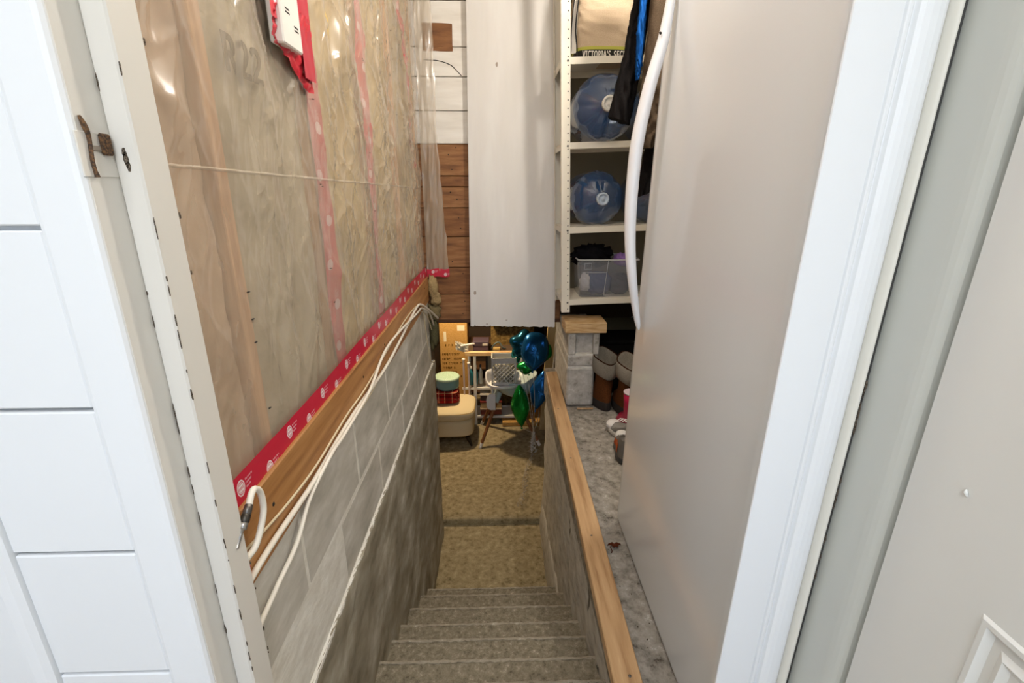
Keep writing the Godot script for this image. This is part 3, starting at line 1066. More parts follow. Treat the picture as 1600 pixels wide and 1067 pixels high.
	tape("end", pts, wide, red, Vector3(0, 0, 0.003), t, 0.0015)
	var uprights := [[-1.385, 2.13, 3.70, -0.01, "upright red tape strip below the white outlet box"], [-1.925, 2.15, 3.80, -0.008, "upright red tape strip in the middle of the plastic sheet"], [-2.62, 2.75, 3.8, -0.33, "short slanting red tape strip near the plank wall"]]
	for k in 3:
		var a = uprights[k]
		pts = []
		wide = []
		for i in 60:
			var u := i / 59.0
			var y := lerpf(a[1], a[2], u)
			var z: float = a[0] + (1.0 - u) * a[3] + 0.006 * sin(y * 9.0 + k)
			pts.append(Vector3(barrier_x(y, z, pn), y, z))
			wide.append(Vector3(0, 0, 0.095 if k == 0 else (0.10 if k == 1 else 0.05)))
		var p := tape("sheathing_tape", pts, wide, red, Vector3(-0.003, 0, 0), self, 0.001, 0.24, func(y: float, z: float) -> float: return barrier_x(y, z, pn))
		tag(p, a[4], "tape", "red sheathing tape")

	pts = []
	wide = []
	for i in 8:
		pts.append(Vector3(-0.4535, 2.005 - 0.045 * i / 7.0, -0.694 - 0.012 * sin(i * 0.5)))
		wide.append(Vector3(0, 0, 0.022))
	tag(tape("tape_scrap", pts, wide, red, Vector3(0.001, 0, 0)), "small red tape scrap on the board below the metal connector", "tape")

	# outlet box poking through the sheet, and the tape round it
	t = thing("outlet_box", "white plastic electrical box with two slots poking through the sheet", "outlet box", Vector3(-0.445, 2.928, -1.215))
	st = begin()
	box(st, Vector3(-0.03, 0.0, -0.052), Vector3(0.0, 0.62, 0.052), 0.003)
	put("cover", st, flat("ebe6df", 0.35), t)
	st = begin()
	for c in [[0.047, 0.016], [0.022, -0.024]]:
		st = begin()
		for k in 2:
			box(st, Vector3(-0.001, 0.028 + c[0] - 0.012 + k * 0.007, c[1] - 0.011), Vector3(0.0006, 0.028 + c[0] - 0.009 + k * 0.007, c[1] + 0.011), 0.0002)
		put("slot", st, M.dark, t)
	t = thing("patch_tape", "crumpled red tape patch under the white outlet box", "tape", Vector3.ZERO)
	st = begin()
	sheet(st, func(u: float, v: float) -> Vector3:
		var z := -1.15 - u * 0.20
		var lo := lerpf(2.925, 2.862, smoothstep(0.1, 0.9, u))
		var y := lerpf(lo, 3.02, v)
		return Vector3(-0.462 + 0.012 * v + 0.008 * pn.get_noise_2d(z * 60.0, y * 50.0), y, z), 24, 20, Vector3(-0.0008, 0, 0))
	put("crumple", st, flat("cf3340", 0.28), t)
	pts = []
	wide = []
	for i in 20:
		pts.append(Vector3(-0.452, 2.885 + 0.7 * i / 19.0, -1.315))
		wide.append(Vector3(0, 0, 0.07))
	tape("strip", pts, wide, flat("bd1234", 0.3), Vector3(0.001, 0, 0), t)
	pts = []
	wide = []
	for i in 20:
		pts.append(Vector3(-0.455, 2.97 + 0.6 * i / 19.0, -1.150))
		wide.append(Vector3(0, 0, 0.03))
	tape("strip", pts, wide, flat("cf3340", 0.3), Vector3(0.001, 0, 0), t)

func wire(called: String, label: String, pts: Array, r: float, m: Material, group := "cables along the board") -> MeshInstance3D:
	var st := begin()
	tube(st, smooth_path(pts, 8), r, 10)
	return tag(put(called, st, m, self), label, "cable", group)

func cables() -> void:
	var white := flat("e6dfd0", 0.45)
	var ivory := flat("d8c9a8", 0.45)
	wire("cable", "thick white cable along the board, looping over its far end", [Vector3(-0.446, 1.962, -0.64), Vector3(-0.447, 1.971, -0.701), Vector3(-0.447, 1.974, -0.80), Vector3(-0.447, 1.967, -0.987), Vector3(-0.447, 1.976, -1.181), Vector3(-0.446, 1.98, -1.373), Vector3(-0.446, 1.97, -1.836), Vector3(-0.446, 2.02, -2.491), Vector3(-0.44, 2.012, -2.66), Vector3(-0.425, 1.93, -2.86), Vector3(-0.40, 1.83, -3.05)], 0.0062, white)
	wire("cable", "white cable hanging down across the blocks from the board", [Vector3(-0.457, 1.70, -0.60), Vector3(-0.457, 1.83, -0.686), Vector3(-0.454, 1.865, -0.775), Vector3(-0.447, 1.895, -0.88), Vector3(-0.447, 1.944, -0.975), Vector3(-0.434, 1.985, -1.10), Vector3(-0.434, 1.983, -1.212), Vector3(-0.434, 1.993, -1.493), Vector3(-0.446, 2.035, -1.853), Vector3(-0.436, 2.004, -2.485), Vector3(-0.44, 1.985, -2.68), Vector3(-0.43, 1.90, -2.90), Vector3(-0.43, 1.78, -3.06)], 0.0052, white)
	wire("cable", "thin ivory wire along the upper part of the board", [Vector3(-0.449, 2.033, -0.690), Vector3(-0.4505, 2.017, -0.762), Vector3(-0.4505, 2.0, -0.882), Vector3(-0.4505, 1.99, -1.041), Vector3(-0.4505, 2.0, -1.285), Vector3(-0.4505, 1.999, -1.547), Vector3(-0.4505, 2.035, -2.2), Vector3(-0.448, 2.02, -2.622), Vector3(-0.448, 1.95, -2.76), Vector3(-0.446, 1.60, -2.92), Vector3(-0.44, 1.52, -3.08)], 0.0028, ivory)
	wire("cable", "thin ivory wire under the thick white cable", [Vector3(-0.4505, 1.955, -1.30), Vector3(-0.4505, 1.953, -1.50), Vector3(-0.4505, 1.962, -1.836), Vector3(-0.4505, 1.99, -2.3), Vector3(-0.447, 1.985, -2.60), Vector3(-0.444, 1.9, -2.86), Vector3(-0.44, 1.76, -3.02)], 0.003, ivory)
	wire("cable", "short white coaxial loop at the metal connector", [Vector3(-0.446, 2.02, -0.672), Vector3(-0.440, 2.025, -0.690), Vector3(-0.433, 2.036, -0.715), Vector3(-0.43, 2.076, -0.747), Vector3(-0.43, 2.114, -0.750), Vector3(-0.43, 2.133, -0.737), Vector3(-0.43, 2.134, -0.724), Vector3(-0.43, 2.120, -0.710)], 0.0058, white)
	var t := thing("coaxial_connector", "dark metal coaxial connector at the end of the white loop", "connector", Vector3(-0.43, 2.12, -0.710))
	var d := Vector3(0.0, -0.026, 0.033).normalized()
	var bas := Basis(Quaternion(Vector3.UP, d))
	var st := begin()
	lathe(st, [[0.004, -0.002], [0.0068, 0.0], [0.0072, 0.016], [0.006, 0.0165]], Vector3.ZERO, 14, bas)
	put("sleeve", st, flat("6d6862", 0.35, 0.8), t)
	st = begin()
	lathe(st, [[0.0078, 0.0165], [0.0086, 0.018], [0.0086, 0.028], [0.0076, 0.0295]], Vector3.ZERO, 6, bas)
	put("nut", st, flat("4a4640", 0.4, 0.8), t)
	st = begin()
	lathe(st, [[0.006, 0.029], [0.0066, 0.031], [0.0066, 0.04], [0.003, 0.041], [0.003, 0.07]], Vector3.ZERO, 14, bas)
	put("barrel", st, flat("a5a099", 0.3, 0.85), t)

func refrigerator() -> void:
	var t := thing("refrigerator", "white refrigerator standing on the right ledge with its door towards the stairs", "refrigerator", Vector3(0.469, 1.352, -1.634))
	t.rotation.z = -0.0185
	var st := begin()
	box(st, Vector3(0.075, 0.0, 0.0), Vector3(0.69, 1.98, 0.87), 0.006)
	put("cabinet", st, flat("cfccc8", 0.35), t)
	st = begin()
	# door skin slightly crowned, rounded edges
	var rings := []
	for y in [0.006, 0.012, 0.03, 0.5, 1.0, 1.5, 1.95, 1.968, 1.974]:
		var e := 0.0
		if y < 0.02:
			e = (0.02 - y) * 0.5
		if y > 1.96:
			e = (y - 1.96) * 0.5
		var ring := PackedVector3Array()
		for p in [Vector2(0.062, 0.002), Vector2(0.010, 0.002), Vector2(0.004, 0.005), Vector2(0.001, 0.012), Vector2(0.0, 0.03), Vector2(-0.001, 0.43), Vector2(0.0, 0.84), Vector2(0.002, 0.86), Vector2(0.010, 0.868), Vector2(0.062, 0.868)]:
			ring.append(Vector3(p.x + e, y, p.y))
		rings.append(ring)
	loft(st, rings, true, true)
	put("door", st, M.fridge, t)
	st = begin()
	box(st, Vector3(0.062, 0.012, 0.01), Vector3(0.076, 1.97, 0.86), 0.002)
	put("gasket", st, flat("8c8a88", 0.7), t)
	# bowed handle, wide in the middle, pointed at both ends
	var inv := t.transform.affine_inverse()
	var pts := []
	for q in [Vector3(0.487, 3.215, -1.545), Vector3(0.482, 3.14, -1.535), Vector3(0.472, 3.06, -1.53), Vector3(0.4615, 3.01, -1.525), Vector3(0.440, 2.929, -1.52), Vector3(0.424, 2.844, -1.52), Vector3(0.412, 2.756, -1.52), Vector3(0.408, 2.666, -1.52), Vector3(0.408, 2.571, -1.52), Vector3(0.4135, 2.474, -1.52), Vector3(0.427, 2.371, -1.52), Vector3(0.450, 2.263, -1.53), Vector3(0.468, 2.185, -1.535)]:
		pts.append(inv * q)
	pts = smooth_path(pts, 4)
	var rad := []
	for i in pts.size():
		var u := float(i) / (pts.size() - 1)
		rad.append(0.0045 + 0.0215 * pow(sin(PI * u), 0.42))
	st = begin()
	tube(st, pts, rad, 16, 0.72, Vector3.RIGHT)
	var hd := put("handle", st, M.fridge_handle, t)
	st = begin()
	for q in [Vector3(0.4515, 3.045, -1.508), Vector3(0.437, 2.235, -1.51)]:
		st = begin()
		lathe(st, [[0.0001, 0.002], [0.003, 0.0015], [0.0035, -0.004]], inv * q, 10, Basis(Vector3.RIGHT, PI / 2).rotated(Vector3.UP, -0.5))
		put("screw", st, M.dark, hd)

func shelving() -> void:
	var t := thing("shelf_unit", "cream steel shelf unit with perforated posts standing on the block pier", "shelf unit", Vector3(0.388, 1.945, -2.72))
	t.rotation.z = 0.033
	var posts := [[0.0, 0.0], [0.80, 0.0], [0.0, -0.34], [0.80, -0.34]]
	for p in posts:
		var st := begin()
		var sx := 1.0 if p[0] < 0.4 else -1.0
		var sz := -1.0 if p[1] > -0.1 else 1.0
		box(st, Vector3(p[0] - sx * 0.022, 0, p[1]), Vector3(p[0] + sx * 0.026, 1.85, p[1] + sz * 0.003), 0.0008)
		box(st, Vector3(p[0] - sx * 0.022, 0, p[1] + sz * 0.003), Vector3(p[0] - sx * 0.019, 1.85, p[1] + sz * 0.038), 0.0008)
		var po := put("post", st, M.shelf, t)
		if p[1] > -0.1:
			st = begin()
			for k in 46:
				lathe(st, [[0.0001, 0.0008], [0.0034, 0.0006], [0.0036, -0.001]], Vector3(p[0] + sx * 0.014, 0.02 + k * 0.0395, 0.0), 8, Basis(Vector3.RIGHT, PI / 2))
			stuff(put("hole", st, flat("3a352c", 0.8), po))
	for y in [0.042, 0.452, 0.890, 1.289, 1.80]:
		var st := begin()
		box(st, Vector3(-0.018, y + 0.030, -0.338), Vector3(0.818, y + 0.033, -0.004), 0.0005)
		box(st, Vector3(0.026, y, -0.006), Vector3(0.80 - 0.026, y + 0.033, -0.003), 0.0008)
		box(st, Vector3(0.026, y, -0.338), Vector3(0.80 - 0.026, y + 0.033, -0.335), 0.0008)
		for x in [-0.017, 0.814]:
			box(st, Vector3(x, y, -0.335), Vector3(x + 0.003, y + 0.033, -0.004), 0.0008)
		put("shelf", st, M.shelf, t)
	# corner bolts and an edge brace on the open side
	var st := begin()
	for y in [0.058, 0.468, 0.906, 1.305]:
		for x in [0.013, 0.787]:
			lathe(st, [[0.0001, 0.004], [0.005, 0.0035], [0.0058, 0.0]], Vector3(x, y, 0.0), 6, Basis(Vector3.RIGHT, PI / 2))
	stuff(put("bolt", st, M.steel, t))

func jug(label: String, at: Vector3, r: float, xf: Basis, capped := true, long := 0.36) -> Node3D:
	# a big water bottle lying on its side, neck to the front (+z after xf)
	var t := thing("water_jug", label, "water bottle", at, "water jugs on the shelves")
	t.basis = xf
	var glass: StandardMaterial3D = M.get("jug")
	if glass == null:
		glass = StandardMaterial3D.new()
		glass.transparency = BaseMaterial3D.TRANSPARENCY_ALPHA
		glass.albedo_color = Color(0.15, 0.34, 0.56, 0.42)
		glass.roughness = 0.05
		glass.metallic_specular = 0.8
		glass.clearcoat_enabled = true
		glass.clearcoat = 1.0
		glass.clearcoat_roughness = 0.03
		M["jug"] = glass
	var prof := [[0.02, -long], [r * 0.8, -long], [r * 0.97, -long + 0.015]]
	for k in 8:
		prof.append([r * (1.0 if k % 2 == 0 else 0.955), -long + 0.03 + k * (long - 0.12) / 8.0])
	prof.append_array([[r, -0.09], [r * 0.985, -0.07], [r * 0.93, -0.045], [r * 0.80, -0.02], [r * 0.62, -0.002], [r * 0.42, 0.012], [r * 0.24, 0.022], [r * 0.19, 0.03], [r * 0.185, 0.058]])
	var rot := Basis(Vector3.RIGHT, PI / 2)
	var st := begin()
	# flutes pressed into the shoulder
	var rings := []
	for i in prof.size():
		var p = prof[i]
		var ring := PackedVector3Array()
		for j in 72:
			var a := TAU * j / 72
			var rr: float = p[0]
			if i > 11 and i < 17:
				rr *= 1.0 - 0.075 * pow(maxf(0.0, cos(a * 8.0)), 1.5)
			ring.append(rot * Vector3(cos(a) * rr, p[1], sin(a) * rr))
		rings.append(ring)
	loft(st, rings, true)
	put("shell", st, glass, t)
	st = begin()
	lathe(st, [[r * 0.17, 0.030], [r * 0.22, 0.032], [r * 0.23, 0.062], [r * 0.21, 0.068], [r * 0.16, 0.069], [r * 0.15, 0.060], [r * 0.08, 0.060], [r * 0.07, 0.067], [0.0005, 0.067]], Vector3.ZERO, 28, rot)
	put("cap", st, flat("b9c6d4" if capped else "d9d6cc", 0.4), t)
	return t

func pile(called: String, label: String, category: String, at: Vector3, half: Vector3, m: Material, lumps := 0.5, seed_value := 3, power := 2.2, freq := 5.0, group := "") -> MeshInstance3D:
	var st := begin()
	blob(st, Vector3.ZERO, half, power, 20, 32, lumps, freq, seed_value)
	return tag(node_of(called, done(st), m, self, at), label, category, group)

func shelf_contents() -> void:
	jug("blue water jug on the upper shelf, half hidden by the black sleeve", Vector3(0.553, 3.034, -2.64), 0.163, Basis(Vector3.UP, -0.03), false, 0.40)
	jug("blue water jug facing out on the middle shelf behind the fridge handle", Vector3(0.572, 2.582, -2.79), 0.152, Basis(Vector3.UP, 0.05), true, 0.32)
	jug("blue water jug beside the fridge edge on the middle shelf", Vector3(0.895, 2.592, -2.80), 0.150, Basis.IDENTITY, true, 0.31)
	jug("dark blue water jug behind the hanging sleeves on the upper shelf", Vector3(0.875, 3.030, -2.76), 0.150, Basis.IDENTITY, true, 0.32)
	# tote bag
	var t := thing("tote_bag", "stuffed beige tote bag with a lettered black band on the top shelf", "bag", Vector3(0.55, 3.270, -2.868))
	var canvas := grainy(ntex([[0.3, "c2ac90"], [0.7, "ccb79c"]], 0.05, 121), Vector3(6, 6, 6), 0.85)
	var n := _noise(2.0, 0, 122, 4)
	var prof := func(y0: float, y1: float, rows: int, grow: float) -> Array:
		var rings := []
		for i in rows + 1:
			var y := lerpf(y0, y1, float(i) / rows)
			var ring := PackedVector3Array()
			for j in 44:
				var a := TAU * j / 44
				var ca := signf(cos(a)) * pow(absf(cos(a)), 0.55)
				var sa := signf(sin(a)) * pow(absf(sin(a)), 0.55)
				var hx := 0.143 + 0.012 * sin(clampf(y / 0.4, 0, 1) * PI)
				var p := Vector3(ca * (hx + grow), y, sa * (0.12 + 0.014 * sin(clampf(y / 0.4, 0, 1) * PI) + grow))
				p += Vector3(ca, 0, sa) * (0.014 * n.get_noise_3dv(p * 16.0) * smoothstep(0.03, 0.14, y) + 0.006 * (1.0 - 2.0 * absf(n.get_noise_3dv(p * 30.0))) * smoothstep(0.05, 0.14, y))
				ring.append(p)
			rings.append(ring)
		return rings
	var st := begin()
	loft(st, prof.call(0.0, 0.40, 40, 0.0), true)
	put("body", st, canvas, t)
	st = begin()
	loft(st, prof.call(0.0, 0.036, 6, 0.0015), false)
	put("band", st, flat("17150f", 0.8), t)
	st = begin()
	loft(st, prof.call(0.036, 0.05, 3, 0.0018), false)
	put("stripe", st, flat("b3b04a", 0.75), t)
	var tm := TextMesh.new()
	var f := SystemFont.new()
	f.font_names = PackedStringArray(["Droid Sans"])
	f.font_weight = 700
	tm.font = f
	tm.text = "VICTORIA'S  SECRET"
	tm.font_size = 64
	tm.pixel_size = 0.00068
	tm.depth = 0.001
	tm.horizontal_alignment = HORIZONTAL_ALIGNMENT_LEFT
	var k := node_of("lettering", tm, flat("ddd6cb", 0.7), t, Vector3(-0.118, 0.014, 0.1245))
	k.scale = Vector3(0.62, 1.0, 1.0)
	st = begin()
	tube(st, smooth_path([Vector3(-0.142, 0.0, 0.116), Vector3(-0.146, 0.05, 0.121), Vector3(-0.156, 0.12, 0.127), Vector3(-0.152, 0.2, 0.131), Vector3(-0.138, 0.32, 0.128), Vector3(-0.125, 0.42, 0.10)], 5), 0.0035, 8)
	tube(st, smooth_path([Vector3(-0.170, 0.015, 0.10), Vector3(-0.175, 0.10, 0.108), Vector3(-0.170, 0.2, 0.11), Vector3(-0.150, 0.4, 0.10)], 5), 0.003, 8)
	put("piping", st, flat("1b1916", 0.8), t)
	st = begin()
	sheet(st, func(u: float, v: float) -> Vector3:
		return Vector3(lerpf(-0.172, -0.150, u) + 0.014 * v * v, 0.02 + v * 0.36, lerpf(0.104, 0.122, u)), 4, 12, Vector3(0, 0, -0.004))
	put("side_panel", st, flat("d9d2c8", 0.8), t)

	# clear storage bin
	var clear := StandardMaterial3D.new()
	clear.transparency = BaseMaterial3D.TRANSPARENCY_ALPHA
	clear.albedo_color = Color(0.72, 0.74, 0.78, 0.28)
	clear.roughness = 0.18
	t = thing("storage_bin", "clear plastic storage bin of clothes on the lowest shelf", "storage bin", Vector3(0.635, 2.028, -2.88))
	st = begin()
	var ringf := func(hx: float, hz: float, y: float) -> PackedVector3Array:
		var r := PackedVector3Array()
		for c in [[1, 1], [-1, 1], [-1, -1], [1, -1]]:
			for s in 4:
				var a: float = [0.0, PI / 2, PI, PI * 1.5][[[1, 1], [-1, 1], [-1, -1], [1, -1]].find(c)] + PI / 2 * s / 3.0
				r.append(Vector3(c[0] * (hx - 0.02) + 0.02 * cos(a), y, c[1] * (hz - 0.02) + 0.02 * sin(a)))
		return r
	loft(st, [ringf.call(0.158, 0.118, 0.0), ringf.call(0.162, 0.122, 0.10), ringf.call(0.172, 0.134, 0.215), ringf.call(0.172, 0.134, 0.218)], false)
	var fr: PackedVector3Array = ringf.call(0.158, 0.118, 0.0)
	for j in fr.size() - 2:
		tri(st, fr[0], fr[j + 1], fr[j + 2])
	put("tub", st, clear, t)
	var rim := StandardMaterial3D.new()
	rim.transparency = BaseMaterial3D.TRANSPARENCY_ALPHA
	rim.albedo_color = Color(0.85, 0.85, 0.85, 0.55)
	rim.roughness = 0.2
	st = begin()
	var rp := []
	for q in ringf.call(0.176, 0.138, 0.218):
		rp.append(q)
	rp.append(rp[0])
	tube(st, rp, 0.005, 8)
	put("rim", st, rim, t)
	st = begin()
	tube(st, [Vector3(-0.02, 0.0, 0.122), Vector3(-0.005, 0.215, 0.137)], 0.0018, 6)
	tube(st, [Vector3(-0.155, 0.145, 0.1265), Vector3(-0.01, 0.145, 0.1285)], 0.0015, 6)
	tube(st, [Vector3(-0.14, 0.165, 0.130), Vector3(-0.10, 0.165, 0.131), Vector3(-0.10, 0.2, 0.134), Vector3(-0.14, 0.2, 0.134), Vector3(-0.14, 0.165, 0.130)], 0.0012, 6)
	put("rib", st, rim, t)
	pile("folded_cloth", "blue folded cloth inside the clear storage bin", "clothing", Vector3(0.60, 2.095, -2.87), Vector3(0.075, 0.062, 0.08), flat("33436b", 0.9), 0.25, 5, 3.0)
	pile("folded_cloth", "dark grey cloth at the right inside the clear storage bin", "clothing", Vector3(0.725, 2.09, -2.87), Vector3(0.06, 0.058, 0.08), flat("3a3740", 0.9), 0.25, 6, 3.0)
	pile("folded_cloth", "white cloth pressed against the left front of the storage bin", "clothing", Vector3(0.512, 2.105, -2.815), Vector3(0.028, 0.05, 0.035), flat("c9c4c2", 0.9), 0.5, 7, 2.4)
	pile("folded_cloth", "black cloth heaped over the top of the storage bin", "clothing", Vector3(0.555, 2.255, -2.87), Vector3(0.115, 0.06, 0.085), flat("121114", 0.92), 0.7, 8, 2.0, 3.0)
	pile("folded_cloth", "purple cloth rolled on the right of the storage bin", "clothing", Vector3(0.735, 2.238, -2.83), Vector3(0.055, 0.035, 0.06), flat("8a6aa6", 0.9), 0.4, 9, 2.2)
	# black tray pushed under the shelf
	t = thing("black_crate", "black plastic crate in the dark below the shelf unit", "crate", Vector3(0.82, 1.352, -3.02))
	boxy("body", Vector3(-0.18, 0, -0.12), Vector3(0.18, 0.34, 0.12), M.black, t, 0.01)
	boxy("rim", Vector3(-0.19, 0.34, -0.13), Vector3(0.19, 0.36, 0.13), M.black, t, 0.004)

func garment(called: String, label: String, left: Array, right: Array, z0: float, thick: float, m: Material, seed_value: int, cuff: Material = null) -> void:
	# hanging cloth: left and right edge points (x, y) from top to bottom, with soft vertical folds and its own depth
	var n := _noise(1.5, 0, seed_value, 3)
	var rings := []
	var rows := 36
	for i in rows + 1:
		var v := float(i) / rows
		var e := v * (left.size() - 1)
		var k := mini(int(e), left.size() - 2)
		var l: Vector2 = left[k].lerp(left[k + 1], e - k)
		var r: Vector2 = right[k].lerp(right[k + 1], e - k)
		var ring := PackedVector3Array()
		for j in 32:
			var a := TAU * j / 32
			var u := 0.5 - 0.5 * cos(a)
			var p := l.lerp(r, u)
			var d := sin(a) * thick * (1.0 + 0.35 * sin(u * 14.0 + n.get_noise_1d(v * 5.0) * 4.0)) 
			ring.append(Vector3(p.x + 0.004 * n.get_noise_2d(v * 22.0, u * 5.0), p.y, z0 + d + 0.012 * n.get_noise_2d(v * 12.0, u * 6.0)))
		rings.append(ring)
	var t := thing(called, label, "clothing", Vector3.ZERO, "clothes hanging by the shelves")
	var st := begin()
	loft(st, rings, true)
	put("cloth", st, m, t)
	if cuff:
		st = begin()
		loft(st, rings.slice(rows - 2), true)
		var c := put("cuff", st, cuff, t)
		c.scale = Vector3(1.0, 1.0, 1.0)

func hanging_clothes() -> void:
	var cloth_black := grainy(ntex([[0.3, "0d0b0b"], [0.7, "1b1817"]], 0.05, 131), Vector3(8, 8, 8), 0.95)
	var cloth_olive := grainy(ntex([[0.3, "3a2f24"], [0.7, "4c3f31"]], 0.05, 132), Vector3(8, 8, 8), 0.9)
	garment("black_coat", "black coat whose sleeve hangs in front of the upper water jug", [Vector2(0.59, 3.6), Vector2(0.565, 3.37), Vector2(0.540, 3.19), Vector2(0.487, 2.936)], [Vector2(0.68, 3.6), Vector2(0.640, 3.37), Vector2(0.620, 3.15), Vector2(0.585, 2.903)], -2.30, 0.035, cloth_black, 133)
	garment("blue_jacket", "bright blue jacket sleeve hanging beside the black coat", [Vector2(0.585, 3.6), Vector2(0.578, 3.37), Vector2(0.572, 3.24), Vector2(0.578, 3.125), Vector2(0.583, 3.07)], [Vector2(0.63, 3.6), Vector2(0.603, 3.37), Vector2(0.605, 3.24), Vector2(0.602, 3.12), Vector2(0.594, 3.07)], -2.235, 0.018, flat("164b8c", 0.85), 134)
	garment("brown_coat", "dark olive brown coat hanging next to the fridge handle", [Vector2(0.62, 3.6), Vector2(0.608, 3.37), Vector2(0.598, 3.10), Vector2(0.585, 2.93), Vector2(0.60, 2.80)], [Vector2(0.80, 3.6), Vector2(0.78, 3.37), Vector2(0.76, 3.1), Vector2(0.74, 2.95), Vector2(0.66, 2.80)], -2.19, 0.03, cloth_olive, 135)
	garment("black_jacket", "black jacket hanging low between the handle and the fridge door", [Vector2(0.70, 3.6), Vector2(0.70, 3.2), Vector2(0.675, 2.95), Vector2(0.645, 2.76), Vector2(0.635, 2.60)], [Vector2(0.90, 3.6), Vector2(0.90, 3.2), Vector2(0.87, 2.95), Vector2(0.78, 2.76), Vector2(0.69, 2.62)], -2.27, 0.03, cloth_black, 136)
	# the rail they hang from, above the frame
	var t := thing("coat_rail", "steel coat rail across the stair cupboard, above the frame", "rail", Vector3(0.6, 3.61, -2.25))
	var st := begin()
	tube(st, [Vector3(-0.05, 0, 0), Vector3(0.63, 0, 0)], 0.012, 12)
	put("tube", st, M.steel, t)

func boot(label: String, at: Vector3, turn: float, s: float) -> void:
	var t := thing("boot", label, "boot", at, "sheepskin boots on the ledge")
	t.rotation.y = turn
	t.scale = Vector3(s, s, s)
	var suede := grainy(ntex([[0.2, "472a16"], [0.7, "60391d"]], 0.04, 141), Vector3(7, 7, 7), 0.95)
	var fleece := grainy(ntex([[0.2, "8f8676"], [0.5, "b8b0a0"], [0.8, "cfc8ba"]], 0.05, 142), Vector3(9, 9, 9), 1.0, ntex([], 0.07, 143), 1.6)
	# foot points to -z (toe away); rings from toe to heel joined to a shaft
	var st := begin()
	var rings := []
	for q in [[0.0, 0.050, 0.125, -0.045], [0.05, 0.052, 0.128, -0.045], [0.09, 0.051, 0.118, -0.036], [0.125, 0.052, 0.085, -0.008], [0.17, 0.055, 0.064, 0.006], [0.235, 0.056, 0.062, 0.01]]:
		var ring := PackedVector3Array()
		for j in 28:
			var a := TAU * j / 28
			ring.append(Vector3(cos(a) * q[1], q[0] + 0.012, q[3] + sin(a) * q[2]))
		rings.append(ring)
	loft(st, rings, true)
	put("shaft", st, suede, t)
	st = begin()
	rings = []
	for q in [[0.0, 0.053, 0.130], [0.018, 0.056, 0.133], [0.05, 0.056, 0.133], [0.058, 0.053, 0.130]]:
		var ring := PackedVector3Array()
		for j in 28:
			var a := TAU * j / 28
			ring.append(Vector3(cos(a) * q[1], q[0], -0.045 + sin(a) * q[2]))
		rings.append(ring)
	loft(st, rings, true)
	put("sole", st, flat("1d1512", 0.8), t)
	# turned-down fleece cuff, tilted, with an open top and dark binding
	st = begin()
	rings = []
	for q in [[0.250, 0.068], [0.255, 0.078], [0.29, 0.084], [0.33, 0.083], [0.352, 0.080], [0.356, 0.072], [0.352, 0.066], [0.31, 0.060], [0.262, 0.056], [0.258, 0.03], [0.258, 0.001]]:
		var ring := PackedVector3Array()
		for j in 32:
			var a := TAU * j / 32
			ring.append(Vector3(cos(a) * q[1], q[0] + 0.03 * -sin(a) + 0.006 * sin(a * 3.0), 0.01 + sin(a) * q[1] * 1.08))
		rings.append(ring)
	loft(st, rings, false)
	put("fleece_cuff", st, fleece, t)
	st = begin()
	var rim := []
	for j in 33:
		var a := TAU * j / 32
		rim.append(Vector3(cos(a) * 0.075, 0.356 + 0.03 * -sin(a) + 0.006 * sin(a * 3.0), 0.01 + sin(a) * 0.075 * 1.08))
	tube(st, rim, 0.004, 8)
	put("binding", st, flat("3a2114", 0.85), t)

